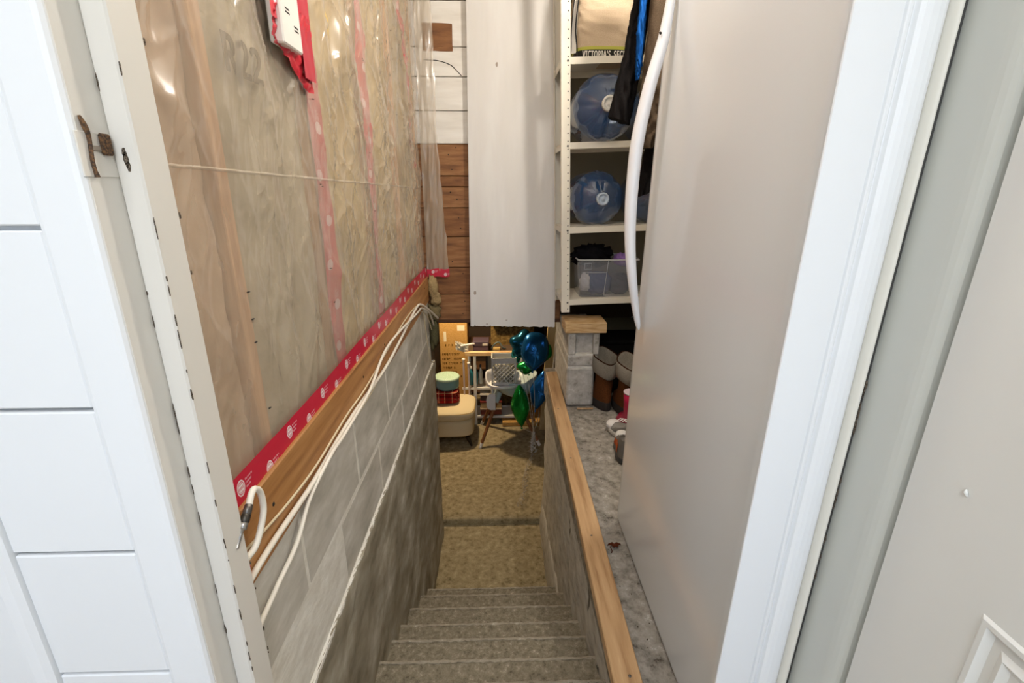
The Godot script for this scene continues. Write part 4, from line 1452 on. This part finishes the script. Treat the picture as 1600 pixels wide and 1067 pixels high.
func sneaker(label: String, at: Vector3, turn: float, upper: String, side: String, sole_color: String) -> void:
	var t := thing("sneaker", label, "shoe", at, "shoes on the ledge")
	t.rotation.y = turn
	var outline := func(a: float, grow: float) -> Vector2:
		var z := sin(a)
		var w := 0.042 + 0.006 * -z - 0.010 * exp(-pow((z - 0.2) / 0.25, 2.0))
		return Vector2(cos(a) * (w + grow), z * (0.125 + grow))
	var st := begin()
	var rings := []
	for q in [[0.0, 0.0], [0.006, 0.004], [0.024, 0.004], [0.028, 0.0]]:
		var ring := PackedVector3Array()
		for j in 32:
			var p: Vector2 = outline.call(TAU * j / 32, q[1])
			ring.append(Vector3(p.x, q[0], p.y))
		rings.append(ring)
	loft(st, rings, true)
	put("sole", st, flat(sole_color, 0.7), t)
	st = begin()
	rings = []
	for k in 8:
		var h := k / 7.0
		var ring := PackedVector3Array()
		for j in 32:
			var a := TAU * j / 32
			var p: Vector2 = outline.call(a, -0.002)
			var top := 0.04 + 0.055 * smoothstep(-0.6, 0.5, sin(a))
			var pinch := 1.0 - 0.45 * pow(h, 2.5)
			ring.append(Vector3(p.x * pinch, 0.027 + top * h, lerpf(p.y, 0.03 + p.y * 0.72, pow(h, 2.0))))
		rings.append(ring)
	loft(st, rings, true)
	put("upper", st, flat(upper, 0.85), t)
	st = begin()
	for s: float in [-1.0, 1.0]:
		st = begin()
		sheet(st, func(u: float, v: float) -> Vector3:
			var a := lerpf(-0.5, 0.75, u)
			var p: Vector2 = outline.call(a if s > 0 else PI - a, 0.0005)
			var h := 0.15 + v * 0.5
			return Vector3(p.x * (1.0 - 0.45 * pow(h, 2.5)) + s * 0.0015, 0.027 + (0.04 + 0.055 * smoothstep(-0.6, 0.5, sin(a))) * h, lerpf(p.y, 0.03 + p.y * 0.72, h * h)), 8, 5, Vector3(-s * 0.001, 0, 0))
		put("side_panel", st, flat(side, 0.85), t)
	st = begin()
	blob(st, Vector3(0, 0.04, -0.098), Vector3(0.040, 0.026, 0.034), 2.2, 10, 20)
	put("toe_cap", st, flat("dcd7d0", 0.6), t)
	st = begin()
	for k in 5:
		tube(st, [Vector3(-0.022, 0.088 + 0.006 * k, -0.045 + k * 0.02), Vector3(0, 0.096 + 0.006 * k, -0.043 + k * 0.02), Vector3(0.022, 0.088 + 0.006 * k, -0.045 + k * 0.02)], 0.0035, 6)
	put("laces", st, flat("d8d4cd", 0.8), t)

func ledge_things() -> void:
	boot("tan suede boot with a fleece cuff, next to the block pier", Vector3(0.634, 1.351, -2.70), 0.25, 0.94)
	boot("tan suede boot with a fleece cuff, behind the pink rubber boot", Vector3(0.752, 1.351, -2.60), 0.15, 0.94)
	# pink rubber boot
	var t := thing("rubber_boot", "small pink rubber boot at the fridge edge on the ledge", "boot", Vector3(0.715, 1.351, -2.37))
	t.rotation.y = 0.3
	var st := begin()
	var rings := []
	for q in [[0.0, 0.038, 0.09, -0.03], [0.03, 0.040, 0.092, -0.03], [0.07, 0.038, 0.075, -0.015], [0.10, 0.038, 0.048, 0.008], [0.17, 0.043, 0.048, 0.01], [0.232, 0.048, 0.052, 0.01], [0.232, 0.044, 0.048, 0.01], [0.15, 0.038, 0.042, 0.01]]:
		var ring := PackedVector3Array()
		for j in 24:
			var a := TAU * j / 24
			ring.append(Vector3(cos(a) * q[1], q[0] + 0.008, q[3] + sin(a) * q[2]))
		rings.append(ring)
	loft(st, rings, true)
	put("shaft", st, flat("b01542", 0.35), t)
	st = begin()
	lathe(st, [[0.044, 0.236], [0.050, 0.236], [0.050, 0.243], [0.044, 0.243]], Vector3(0, 0, 0.01), 24)
	put("rim", st, flat("cbb9bd", 0.5), t)
	st = begin()
	box(st, Vector3(-0.042, 0.0, -0.12), Vector3(0.042, 0.016, 0.06), 0.006)
	put("sole", st, flat("231a1c", 0.7), t)
	sneaker("grey sneaker with an orange side panel and white toe", Vector3(0.625, 1.351, -2.16), -0.25, "6b6660", "a4502c", "2a2724")
	sneaker("pale grey sneaker between the pink boot and the orange-sided sneaker", Vector3(0.675, 1.351, -2.30), 0.5, "8b8780", "77726a", "b4aea4")
	# dry leaf and crumbs
	t = thing("dry_leaf", "curled brown dry leaf on the ledge beside the timber rail", "leaf", Vector3(0.424, 1.354, -1.475))
	st = begin()
	sheet(st, func(u: float, v: float) -> Vector3:
		var w := sin(PI * clampf(u, 0.03, 0.97)) * (0.012 + 0.004 * sin(u * 20.0))
		return Vector3(-0.024 + u * 0.05, 0.004 + 0.005 * absf(v - 0.5) * 2.0 + 0.003 * sin(u * 9.0), (v - 0.5) * 2.0 * w), 14, 6, Vector3(0, -0.0007, 0))
	put("blade", st, flat("4a2415", 0.85), t)
	st = begin()
	tube(st, smooth_path([Vector3(-0.015, 0.004, 0.006), Vector3(-0.012, 0.001, 0.022), Vector3(-0.016, 0.001, 0.034)], 4), 0.0016, 6)
	put("stem", st, flat("4a2415", 0.85), t)
	t = thing("wood_sliver", "short pale wood sliver on the ledge at the foot of the pier", "wood scrap", Vector3(0.52, 1.352, -2.655))
	boxy("sliver", Vector3(-0.05, 0, -0.006), Vector3(0.05, 0.008, 0.006), M.rail, t, 0.002)
	# loose grit on the ledge and the steps
	st = begin()
	for k in 70:
		var p := Vector3(rng.randf_range(0.40, 0.62), 1.3505, rng.randf_range(-2.6, -1.0))
		var r := rng.randf_range(0.0008, 0.0026)
		box(st, p - Vector3(r, 0.001, r * 0.7), p + Vector3(r, r * 1.1, r * 0.7), r * 0.3, Transform3D(Basis(Vector3.UP, rng.randf() * TAU), p) * Transform3D(Basis.IDENTITY, -p))
	var g := stuff(put("grit", st, M.chip, self))
	tag(g, "loose dark grit scattered on the right concrete ledge", "grit")

func cyl(st: SurfaceTool, a: Vector3, b: Vector3, r0: float, r1: float = -1.0, sides := 12) -> void:
	tube(st, [a, b], [r0, r0 if r1 < 0 else r1], sides)

func basement() -> void:
	var y0 := 0.038
	# upholstered bench end
	var t := thing("ottoman", "cream upholstered ottoman with a piped cushion by the end of the left wall", "ottoman", Vector3(-0.75, y0, -4.76))
	var cloth := grainy(ntex([[0.3, "cfbf98"], [0.7, "ddcfab"]], 0.06, 151), Vector3(6, 6, 6), 0.9)
	var st := begin()
	blob(st, Vector3(0, 0.205, 0), Vector3(0.475, 0.105, 0.265), 7.0, 20, 48)
	put("base", st, cloth, t)
	st = begin()
	blob(st, Vector3(0, 0.345, 0), Vector3(0.49, 0.055, 0.275), 5.0, 16, 48)
	var cu := put("cushion", st, cloth, t)
	st = begin()
	var rim := []
	for j in 49:
		var a := TAU * j / 48
		rim.append(Vector3(signf(cos(a)) * pow(absf(cos(a)), 0.4) * 0.482, 0.375, signf(sin(a)) * pow(absf(sin(a)), 0.4) * 0.268))
	tube(st, rim, 0.005, 8)
	put("piping", st, flat("a98d58", 0.9), cu)
	for c in [[0.43, 0.22], [-0.43, 0.22], [0.43, -0.22], [-0.43, -0.22]]:
		st = begin()
		tube(st, [Vector3(c[0] + 0.02, 0.0, c[1] + 0.01), Vector3(c[0], 0.05, c[1]), Vector3(c[0] - 0.02, 0.11, c[1])], [0.012, 0.018, 0.03], 10)
		put("leg", st, flat("1d130d", 0.4), t)
	# plaid blanket folded on it
	var im := Image.create(128, 128, true, Image.FORMAT_RGBA8)
	im.fill(Color("a81f1f"))
	for s in [[10, 22, "5c1414"], [44, 10, "7c2a22"], [78, 24, "5a1010"]]:
		for i in s[1]:
			for j in 128:
				im.set_pixel(s[0] + i, j, im.get_pixel(s[0] + i, j).lerp(Color(s[2]), 0.6))
				im.set_pixel(j, s[0] + i, im.get_pixel(j, s[0] + i).lerp(Color(s[2]), 0.6))
	for s in [36, 70, 112]:
		for j in 128:
			for w in 3:
				im.set_pixel(s + w, j, Color("d9b58a"))
				im.set_pixel(j, s + w, Color("d9b58a"))
	im.generate_mipmaps()
	var plaid := grainy(ImageTexture.create_from_image(im), Vector3(4.2, 4.2, 4.2), 0.95)
	t = thing("blanket", "red plaid blanket folded on the cream ottoman", "blanket", Vector3(-0.60, 0.459, -4.80))
	for k in 3:
		st = begin()
		blob(st, Vector3(0, 0.024 + 0.042 * k, 0), Vector3(0.165 - 0.004 * k, 0.025, 0.13), 5.0, 12, 36, 0.05, 3.0, 20 + k)
		put("fold", st, plaid, t)
	# round teal tub with patterned lid on the blanket
	t = thing("round_tub", "round teal tub with a pale green patterned lid on the plaid blanket", "tub", Vector3(-0.565, 0.596, -4.81))
	st = begin()
	lathe(st, [[0.10, 0.0], [0.122, 0.004], [0.128, 0.03], [0.128, 0.105]], Vector3.ZERO, 36)
	put("body", st, flat("6d9aa0", 0.5), t)
	var pat := grainy(ntex([[0.36, "cfe2d2"], [0.5, "5f9a62"], [0.64, "d5e6da"]], 0.05, 155, 1), Vector3(6, 6, 6), 0.5)
	st = begin()
	lathe(st, [[0.132, 0.105], [0.136, 0.110], [0.136, 0.124], [0.128, 0.132], [0.08, 0.134], [0.0005, 0.134]], Vector3.ZERO, 36)
	put("lid", st, pat, t)

	# tall carton at the back
	var kraft := grainy(ntex([[0.3, "ad8549"], [0.7, "bd9558"]], 0.03, 156), Vector3(2, 8, 2), 0.85)
	t = thing("tall_carton", "tall brown cardboard carton with printed lines behind the ottoman", "carton", Vector3(-0.515, y0, -5.50))
	st = begin()
	box(st, Vector3(-0.18, 0, -0.15), Vector3(0.145, 1.13, 0.15), 0.006)
	put("body", st, kraft, t)
	boxy("label", Vector3(0.03, 1.03, 0.149), Vector3(0.115, 1.095, 0.1512), flat("d9cfb2", 0.7), t, 0.0005)
	boxy("label", Vector3(-0.13, 0.90, 0.149), Vector3(-0.10, 1.02, 0.1512), flat("d9cfb2", 0.7), t, 0.0005)
	# rows of print too small to read: strokes in the rhythm of letters
	st = begin()
	for i in 8:
		if i == 1:
			continue
		var x := -0.155
		while x < [-0.02, 0.0, 0.06, 0.10, 0.10, 0.0, 0.03, 0.09][i] - 0.02:
			if rng.randf() < 0.86:
				var y := 0.84 - 0.056 * i
				box(st, Vector3(x, y, 0.1498), Vector3(x + 0.005, y + 0.028, 0.1508), 0.0)
				box(st, Vector3(x + 0.005, y + 0.028 * rng.randf_range(0.0, 0.8), 0.1498), Vector3(x + 0.013, y + 0.028, 0.1508), 0.0)
			x += 0.019
	stuff(put("print", st, flat("5d4220", 0.9), t))

	# white rack with a wooden top, its shelves loaded
	var wm := flat("cfcfc8", 0.4)
	t = thing("storage_rack", "white metal storage rack with a pale wooden top behind the high chair", "rack", Vector3(-0.02, y0, -5.15))
	st = begin()
	box(st, Vector3(-0.34, 0.845, -0.16), Vector3(0.28, 0.870, 0.10), 0.004)
	put("top", st, flat("4d3b28", 0.8), t)
	boxy("front_rail", Vector3(-0.36, 0.84, 0.10), Vector3(0.30, 0.885, 0.15), M.plywood, t, 0.004)
	for c in [[-0.255, 0.13], [0.26, 0.13], [-0.33, -0.13], [0.26, -0.13]]:
		boxy("post", Vector3(c[0] - 0.016, 0, c[1] - 0.016), Vector3(c[0] + 0.016, 0.845, c[1] + 0.016), wm, t, 0.003)
	for y in [0.08, 0.43]:
		st = begin()
		box(st, Vector3(-0.40, y, 0.118), Vector3(0.30, y + 0.03, 0.142), 0.003)
		box(st, Vector3(-0.34, y, -0.142), Vector3(0.30, y + 0.03, -0.118), 0.003)
		box(st, Vector3(-0.34, y + 0.012, -0.13), Vector3(0.30, y + 0.022, 0.13), 0.002)
		put("shelf", st, wm, t)
	st = begin()
	cyl(st, Vector3(-0.07, 0.12, 0.15), Vector3(-0.07, 0.43, 0.15), 0.008)
	put("rod", st, wm, t)
	# contents of the rack
	for i in 3:
		t = thing("spray_bottle", ["teal bottle at the left end of the white rack", "teal bottle behind the white rack post", "white bottle with a dark cap on the rack"][i], "bottle", Vector3(-0.318 + 0.052 * i, 0.526, -5.03 - 0.02 * i), "bottles on the rack")
		st = begin()
		lathe(st, [[0.02, 0.0], [0.024, 0.004], [0.024, 0.13], [0.018, 0.16], [0.009, 0.175], [0.009, 0.195]], Vector3.ZERO, 18)
		put("body", st, flat(["1f6d74", "22727c", "b9bcb4"][i], 0.35), t)
		st = begin()
		lathe(st, [[0.011, 0.195], [0.011, 0.225], [0.004, 0.23]], Vector3.ZERO, 14)
		put("cap", st, flat(["c9c9c0", "c9c9c0", "2b2b2b"][i], 0.4), t)
	t = thing("picture_frame", "dark picture frame leaning at the back of the white rack", "picture frame", Vector3(-0.03, 0.526, -5.22))
	t.rotation.x = -0.08
	st = begin()
	for s in [-1.0, 1.0]:
		box(st, Vector3(s * 0.13, 0, 0), Vector3(s * 0.105, 0.30, 0.018), 0.003)
	box(st, Vector3(-0.105, 0, 0), Vector3(0.105, 0.025, 0.018), 0.003)
	box(st, Vector3(-0.105, 0.275, 0), Vector3(0.105, 0.30, 0.018), 0.003)
	put("frame", st, flat("2b2622", 0.5), t)
	boxy("mount", Vector3(-0.105, 0.025, 0.002), Vector3(0.105, 0.275, 0.008), flat("8d8a7e", 0.6), t, 0.0)
	var low := [["6b3224", "dull red storage box at the bottom of the rack"], ["b79a6a", "tan storage box stacked under the rack shelf"], ["3a2c25", "dark brown storage box in the rack stack"]]
	for i in 3:
		t = thing("storage_box", low[i][1], "box", Vector3(-0.12, 0.166 + 0.088 * i, -5.12), "boxes under the rack")
		boxy("body", Vector3(-0.10, 0, -0.12), Vector3(0.14, 0.06, 0.12), flat(low[i][0], 0.8), t, 0.004)
		boxy("lid", Vector3(-0.104, 0.06, -0.124), Vector3(0.144, 0.082, 0.124), flat(["b9a487", "8a2f22", "cfc6b4"][i], 0.8), t, 0.004)
	# things on the rack top
	t = thing("shoe_box", "purple-brown box with a white label on the rack top", "box", Vector3(-0.205, 0.9085, -5.15))
	boxy("body", Vector3(-0.085, 0, -0.09), Vector3(0.085, 0.075, 0.09), flat("4a3640", 0.7), t, 0.003)
	boxy("lid", Vector3(-0.089, 0.066, -0.094), Vector3(0.089, 0.115, 0.094), flat("3f2f3a", 0.7), t, 0.003)
	boxy("label", Vector3(0.02, 0.072, 0.0935), Vector3(0.075, 0.1, 0.095), flat("c9bfae", 0.7), t, 0.0003)
	t = thing("desk_clamp", "small jumble of grey clamp and blade on the rack top", "clamp", Vector3(-0.02, 0.9085, -5.13))
	st = begin()
	tube(st, smooth_path([Vector3(-0.07, 0.01, 0), Vector3(-0.03, 0.07, 0.01), Vector3(0.02, 0.085, 0), Vector3(0.06, 0.03, 0.02), Vector3(0.09, 0.015, 0)], 5), 0.009, 8)
	put("arm", st, flat("5d6a66", 0.4, 0.4), t)
	boxy("jaw", Vector3(-0.05, 0.0, -0.02), Vector3(0.03, 0.03, 0.03), flat("b89a58", 0.6), t, 0.004)
	t = thing("open_carton", "plain brown carton at the back behind the rack top", "carton", Vector3(0.10, y0, -5.69))
	boxy("body", Vector3(-0.20, 0, -0.15), Vector3(0.32, 1.10, 0.15), grainy(ntex([[0.2, "5d4a2a"], [0.5, "7a6238"], [0.8, "8f7748"]], 0.02, 157), Vector3(2, 2, 2), 0.9), t, 0.006)
	boxy("flap", Vector3(-0.20, 1.10, 0.15), Vector3(0.30, 1.12, 0.30), kraft, t, 0.002)
	t = thing("paper_tag", "crumpled white paper label hanging on the left end of the rack", "paper", Vector3(-0.405, 0.985, -5.02))
	var pn := _noise(3.0, 0, 158, 3)
	st = begin()
	sheet(st, func(u: float, v: float) -> Vector3:
		return Vector3(-0.075 + 0.14 * u, 0.065 - 0.05 * u - 0.10 * v, 0.02 * pn.get_noise_2d(u * 9.0, v * 9.0)), 12, 12, Vector3(0, 0, -0.0015))
	put("sheet", st, flat("ded6bf", 0.8), t)
	st = begin()
	cyl(st, Vector3(-0.02, 0.012, 0.02), Vector3(0.14, 0.018, -0.05), 0.012)
	put("stick", st, flat("dcd8ce", 0.5), t)
	for i in 2:
		t = thing("white_pole", ["taller thin white pole standing behind the ottoman", "shorter thin white pole standing behind the ottoman"][i], "pole", Vector3(-0.395 + 0.055 * i, y0, -4.98))
		st = begin()
		cyl(st, Vector3.ZERO, Vector3(0, 0.80 - 0.045 * i, 0), 0.006, 0.012)
		put("shaft", st, flat("cdbfc0", 0.5), t)
		st = begin()
		lathe(st, [[0.014, 0.80 - 0.045 * i], [0.017, 0.805 - 0.045 * i], [0.016, 0.82 - 0.045 * i], [0.004, 0.825 - 0.045 * i]], Vector3.ZERO, 14)
		put("cap", st, flat("e3dcd6", 0.5), t)

	# high chair
	t = thing("high_chair", "white high chair with splayed brown wooden legs and white feet", "high chair", Vector3(0.06, y0, -4.72))
	var plastic := flat("dedede", 0.35)
	var wood := grainy(ntex([[0.2, "6b4320"], [0.7, "935f33"]], 0.02, 159), Vector3(5, 1, 5), 0.5)
	for c in [[-0.27, 0.24], [0.36, 0.20], [-0.27, -0.30], [0.36, -0.30]]:
		st = begin()
		var foot := Vector3(c[0], 0.0, c[1])
		var top := Vector3(c[0] * 0.22 + 0.0, 0.56, c[1] * 0.30)
		cyl(st, foot.lerp(top, 0.08), foot.lerp(top, 0.86), 0.017, 0.021)
		var lg := put("leg", st, wood, t)
		st = begin()
		cyl(st, foot, foot.lerp(top, 0.09), 0.017, 0.0185)
		put("foot", st, flat("d8d4cc", 0.5), lg)
		st = begin()
		cyl(st, foot.lerp(top, 0.82), top, 0.026, 0.032)
		put("socket", st, flat("a3b3b3", 0.5), lg)
	# seat shell and tray
	st = begin()
	var rings := []
	for q in [[0.52, 0.10, 0.12], [0.55, 0.165, 0.16], [0.60, 0.205, 0.185], [0.70, 0.225, 0.2], [0.705, 0.215, 0.19], [0.62, 0.19, 0.17], [0.58, 0.10, 0.11]]:
		var ring := PackedVector3Array()
		for j in 36:
			var a := TAU * j / 36
			ring.append(Vector3(0.115 + cos(a) * q[1], q[0] + 0.045 * smoothstep(0.2, 1.0, cos(a)) * (1.0 if q[0] > 0.6 else 0.0), sin(a) * q[2]))
		rings.append(ring)
	loft(st, rings, true)
	put("seat", st, flat("aab9b9", 0.4), t)
	st = begin()
	rings = []
	for q in [[0.001, 0.655, 0.0], [0.15, 0.655, 0.0], [0.185, 0.668, 0.0], [0.188, 0.690, 0.35], [0.185, 0.694, 1.0], [0.177, 0.696, 1.0], [0.170, 0.690, 0.35], [0.15, 0.682, 0.0], [0.001, 0.68, 0.0]]:
		var ring := PackedVector3Array()
		for j in 40:
			var a := TAU * j / 40
			var rise := 0.10 * smoothstep(-0.45, 0.6, -sin(a) - 0.35 * cos(a))
			ring.append(Vector3(-0.02 + cos(a) * q[0], q[1] + rise * q[2], 0.10 + sin(a) * q[0] * 0.8))
		rings.append(ring)
	loft(st, rings, true)
	put("tray", st, plastic, t)
	st = begin()
	rings = []
	for z in [0.0, 0.014]:
		var ring := PackedVector3Array()
		for p in [[0.05, 0.0], [0.05, 0.175], [0.0, 0.18], [-0.03, 0.165], [-0.043, 0.12], [-0.043, 0.05], [-0.03, 0.012], [0.0, 0.0]]:
			ring.append(Vector3(-0.155 + p[0], 0.39 + p[1], 0.13 + z))
		rings.append(ring)
	loft(st, rings, true, false)
	put("footrest", st, plastic, t)
	st = begin()
	cyl(st, Vector3(-0.135, 0.56, 0.12), Vector3(-0.135, 0.665, 0.12), 0.012)
	put("bracket", st, plastic, t)

	# lattice basket on the tray
	t = thing("lattice_basket", "white plastic lattice basket standing on the high chair tray", "basket", Vector3(0.045, y0 + 0.684, -4.62))
	var bw := flat("d6d3cc", 0.5)
	st = begin()
	for y: float in [0.0, 0.235]:
		var h := 0.06 if y > 0.1 else 0.03
		for s in [-1.0, 1.0]:
			box(st, Vector3(s * 0.118, y, -0.08), Vector3(s * 0.126, y + h, 0.08), 0.002)
			box(st, Vector3(-0.126, y, s * 0.078), Vector3(0.126, y + h, s * 0.086), 0.002)
	for c in [[-1, -1], [1, -1], [1, 1], [-1, 1]]:
		box(st, Vector3(c[0] * 0.112, 0, c[1] * 0.072), Vector3(c[0] * 0.126, 0.24, c[1] * 0.086), 0.002)
	box(st, Vector3(-0.12, 0.0, -0.08), Vector3(0.12, 0.006, 0.08), 0.001)
	put("frame", st, bw, t)
	st = begin()
	for k in 9:
		var x := -0.22 + 0.045 * k
		for dirn in [-1.0, 1.0]:
			var a := Vector2(x, 0.03)
			var b := Vector2(x + 0.2, 0.235)
			if dirn < 0:
				a = Vector2(-x, 0.03)
				b = Vector2(-x - 0.2, 0.235)
			# clip to the basket width
			var lo := 0.0
			var hi := 1.0
			var dx := b.x - a.x
			var t0 := (-0.118 - a.x) / dx
			var t1 := (0.118 - a.x) / dx
			lo = clampf(minf(t0, t1), 0, 1)
			hi = clampf(maxf(t0, t1), 0, 1)
			if hi - lo < 0.08:
				continue
			for z in [0.082, -0.082]:
				var p := a.lerp(b, lo)
				var q := a.lerp(b, hi)
				cyl(st, Vector3(p.x, p.y, z), Vector3(q.x, q.y, z), 0.0045, -1, 6)
	stuff(put("lattice", st, bw, t))
	st = begin()
	blob(st, Vector3(0, 0.12, 0), Vector3(0.105, 0.11, 0.062), 3.0, 14, 24, 0.3, 4.0, 19)
	put("lining", st, flat("8f8d80", 0.9), t)
	# flat cardboard sheet and label on the floor at the back
	t = thing("flat_carton", "flattened cardboard box on the floor behind the balloons", "carton", Vector3(0.25, y0, -5.15))
	boxy("body", Vector3(-0.22, 0, -0.25), Vector3(0.26, 0.05, 0.20), kraft, t, 0.004)
	boxy("label", Vector3(-0.10, 0.05, -0.04), Vector3(0.03, 0.052, 0.05), flat("cfc8b8", 0.7), t, 0.0005)
	# dark doorway post on the right of the cellar opening
	t = thing("leaning_board", "white-edged board leaning at the right behind the balloons", "board", Vector3(0.50, y0, -4.85))
	t.rotation.z = -0.06
	boxy("plank", Vector3(-0.06, 0, -0.02), Vector3(0.03, 1.30, 0.0), flat("b39a6c", 0.8), t, 0.003)
	boxy("edge", Vector3(0.03, 0, -0.022), Vector3(0.045, 1.30, 0.002), flat("cfc9bd", 0.7), t, 0.002)
	t = thing("dark_cabinet", "dark wooden cabinet in the shadow at the right of the cellar", "cabinet", Vector3(0.95, y0, -5.4))
	boxy("body", Vector3(-0.35, 0, -0.3), Vector3(0.35, 1.5, 0.3), flat("2c2018", 0.6), t, 0.006)
	boxy("door", Vector3(-0.33, 0.04, 0.3), Vector3(-0.005, 1.46, 0.318), flat("33261c", 0.55), t, 0.004)
	boxy("door", Vector3(0.005, 0.04, 0.3), Vector3(0.33, 1.46, 0.318), flat("33261c", 0.55), t, 0.004)
	t = thing("back_cabinet", "brown open cabinet of dark shelves against the cellar back wall", "cabinet", Vector3(0.0, y0, -6.02))
	boxy("body", Vector3(-0.8, 0, -0.17), Vector3(0.6, 1.5, -0.1), flat("3a2c1e", 0.8), t, 0.003)
	for y in [0.02, 0.35, 0.7, 1.05, 1.4]:
		boxy("shelf", Vector3(-0.8, y, -0.1), Vector3(0.6, y + 0.025, 0.15), flat("6a4a2c", 0.7), t, 0.003)

func foil(called: String, label: String, at: Vector3, size: Vector2, depth: float, m: Material, xf: Basis, star := 0) -> void:
	var t := thing(called, label, "balloon", at, "foil balloons")
	t.basis = xf
	var n := _noise(2.0, 0, 171, 3)
	var rings_f := []
	var sides := 48
	var rows := 9
	var st := begin()
	for s in [-1.0, 1.0]:
		var rings := []
		for i in rows + 1:
			var k := float(i) / rows
			var ring := PackedVector3Array()
			for j in sides:
				var a := TAU * j / sides
				var rr := 1.0
				if star > 0:
					rr = 0.90 + 0.10 * cos(a * star + PI / 2)
				else:
					var ex := 1.35 if star == 0 else 2.0 + 0.7 * sin(a)
					rr = 1.0 / pow(pow(absf(cos(a)), ex) + pow(absf(sin(a)), ex), 1.0 / ex)
				var q := Vector2(cos(a) * size.x, sin(a) * size.y) * rr * k
				var puff := sqrt(maxf(0.0, 1.0 - pow(k, 2.2)))
				var crinkle := 0.035 * cos(a * 26.0) * smoothstep(0.5, 0.95, k) * (1.0 - k) * 6.0
				ring.append(Vector3(q.x, q.y, s * depth * (puff + crinkle * 0.4 + 0.05 * n.get_noise_2d(q.x * 20.0, q.y * 20.0))))
			rings.append(ring)
		st.set_smooth_group(0)
		for i in rows:
			for j in sides:
				var k2 := (j + 1) % sides
				quad(st, [rings[i][j], rings[i][k2], rings[i + 1][k2], rings[i + 1][j]], s < 0)
	put("foil", st, m, t)
	st = begin()
	cyl(st, Vector3(0, -size.y * 0.97, 0), Vector3(0, -size.y * 1.1, 0), 0.006, 0.012)
	put("neck", st, m, t)

func balloons() -> void:
	var green := flat("128a35", 0.2, 0.7)
	var blue := flat("1560a8", 0.2, 0.7)
	var teal := flat("125a92", 0.2, 0.7)
	var deep := flat("0d4a60", 0.2, 0.75)
	foil("balloon", "pointed green foil balloon hanging lowest in the bunch", Vector3(0.207, 0.565, -4.38), Vector2(0.098, 0.232), 0.075, green, Basis(Vector3.BACK, 0.06))
	foil("balloon", "pointed blue foil balloon right of the lowest green one", Vector3(0.402, 0.712, -4.42), Vector2(0.1, 0.215), 0.08, blue, Basis(Vector3.BACK, -0.2))
	foil("balloon", "large blue and teal foil star balloon at the top of the bunch", Vector3(0.345, 1.13, -4.40), Vector2(0.135, 0.19), 0.085, teal, Basis(Vector3.BACK, -0.12).rotated(Vector3.RIGHT, -0.25), -1)
	foil("balloon", "dark teal foil star balloon behind the top blue one", Vector3(0.255, 1.13, -4.62), Vector2(0.16, 0.16), 0.075, deep, Basis(Vector3.BACK, 0.6).rotated(Vector3.RIGHT, -0.3), 5)
	foil("balloon", "small green foil balloon at the right of the top star", Vector3(0.462, 1.09, -4.46), Vector2(0.06, 0.10), 0.05, green, Basis(Vector3.BACK, -0.35))
	foil("balloon", "green foil balloon under the top star", Vector3(0.28, 0.93, -4.52), Vector2(0.11, 0.085), 0.06, green, Basis(Vector3.BACK, 0.2), 4)
	foil("balloon", "small pale teal foil balloon at the left of the bunch", Vector3(0.17, 1.02, -4.60), Vector2(0.05, 0.09), 0.04, flat("2a8a90", 0.18, 0.8), Basis(Vector3.BACK, 0.3))
	# ribbons gathered to a curled bunch on the floor
	var silver := flat("d9d6cf", 0.25, 0.6)
	var knot := Vector3(0.335, 0.30, -4.33)
	var t := thing("balloon_ribbon", "silver curling ribbon bunch tied below the balloons", "ribbon", knot)
	var st := begin()
	for s in [Vector3(0.207, 0.33, -4.38), Vector3(0.398, 0.50, -4.42), Vector3(0.33, 0.93, -4.35), Vector3(0.22, 0.95, -4.38), Vector3(0.28, 0.85, -4.45)]:
		var p: Vector3 = s - knot
		tube(st, smooth_path([p, p * 0.5 + Vector3(0.01, 0.0, 0.03), Vector3.ZERO], 6), 0.0022, 6)
	put("string", st, silver, t)
	st = begin()
	for k in 16:
		var pts := []
		var a0 := rng.randf() * TAU
		var lean := Vector3(rng.randf_range(-0.35, 0.35), 0, rng.randf_range(-0.2, 0.3))
		var rad := rng.randf_range(0.008, 0.02)
		for i in 40:
			var u := i / 39.0
			pts.append(Vector3(cos(a0 + u * 26.0) * rad, -u * rng.randf_range(0.215, 0.22), sin(a0 + u * 26.0) * rad) + lean * u * 0.12)
		tube(st, pts, 0.0022, 4)
	stuff(put("curl", st, silver, t))
	st = begin()
	# long curled tail lying on the floor towards the stairs
	for k in 3:
		var pts := []
		for i in 110:
			var u := i / 109.0
			var base := Vector3(0.32, 0.07, -4.30).lerp(Vector3(0.165, 0.068, -3.45), u) - knot
			base += Vector3(0.02 * sin(u * 9.0 + k), 0, 0)
			pts.append(base + Vector3(cos(u * 90.0 + k * 2.0) * 0.011, 0.010 + sin(u * 90.0 + k * 2.0) * 0.010, 0.008 * sin(u * 60.0)))
		tube(st, pts, 0.0018, 4)
	stuff(put("tail", st, silver, t))
	st = begin()
	tube(st, smooth_path([Vector3(0.0, 0.0, 0.0), Vector3(-0.015, -0.11, 0.02), Vector3(-0.02, -0.225, 0.05)], 6), 0.0022, 6)
	put("string", st, silver, t)
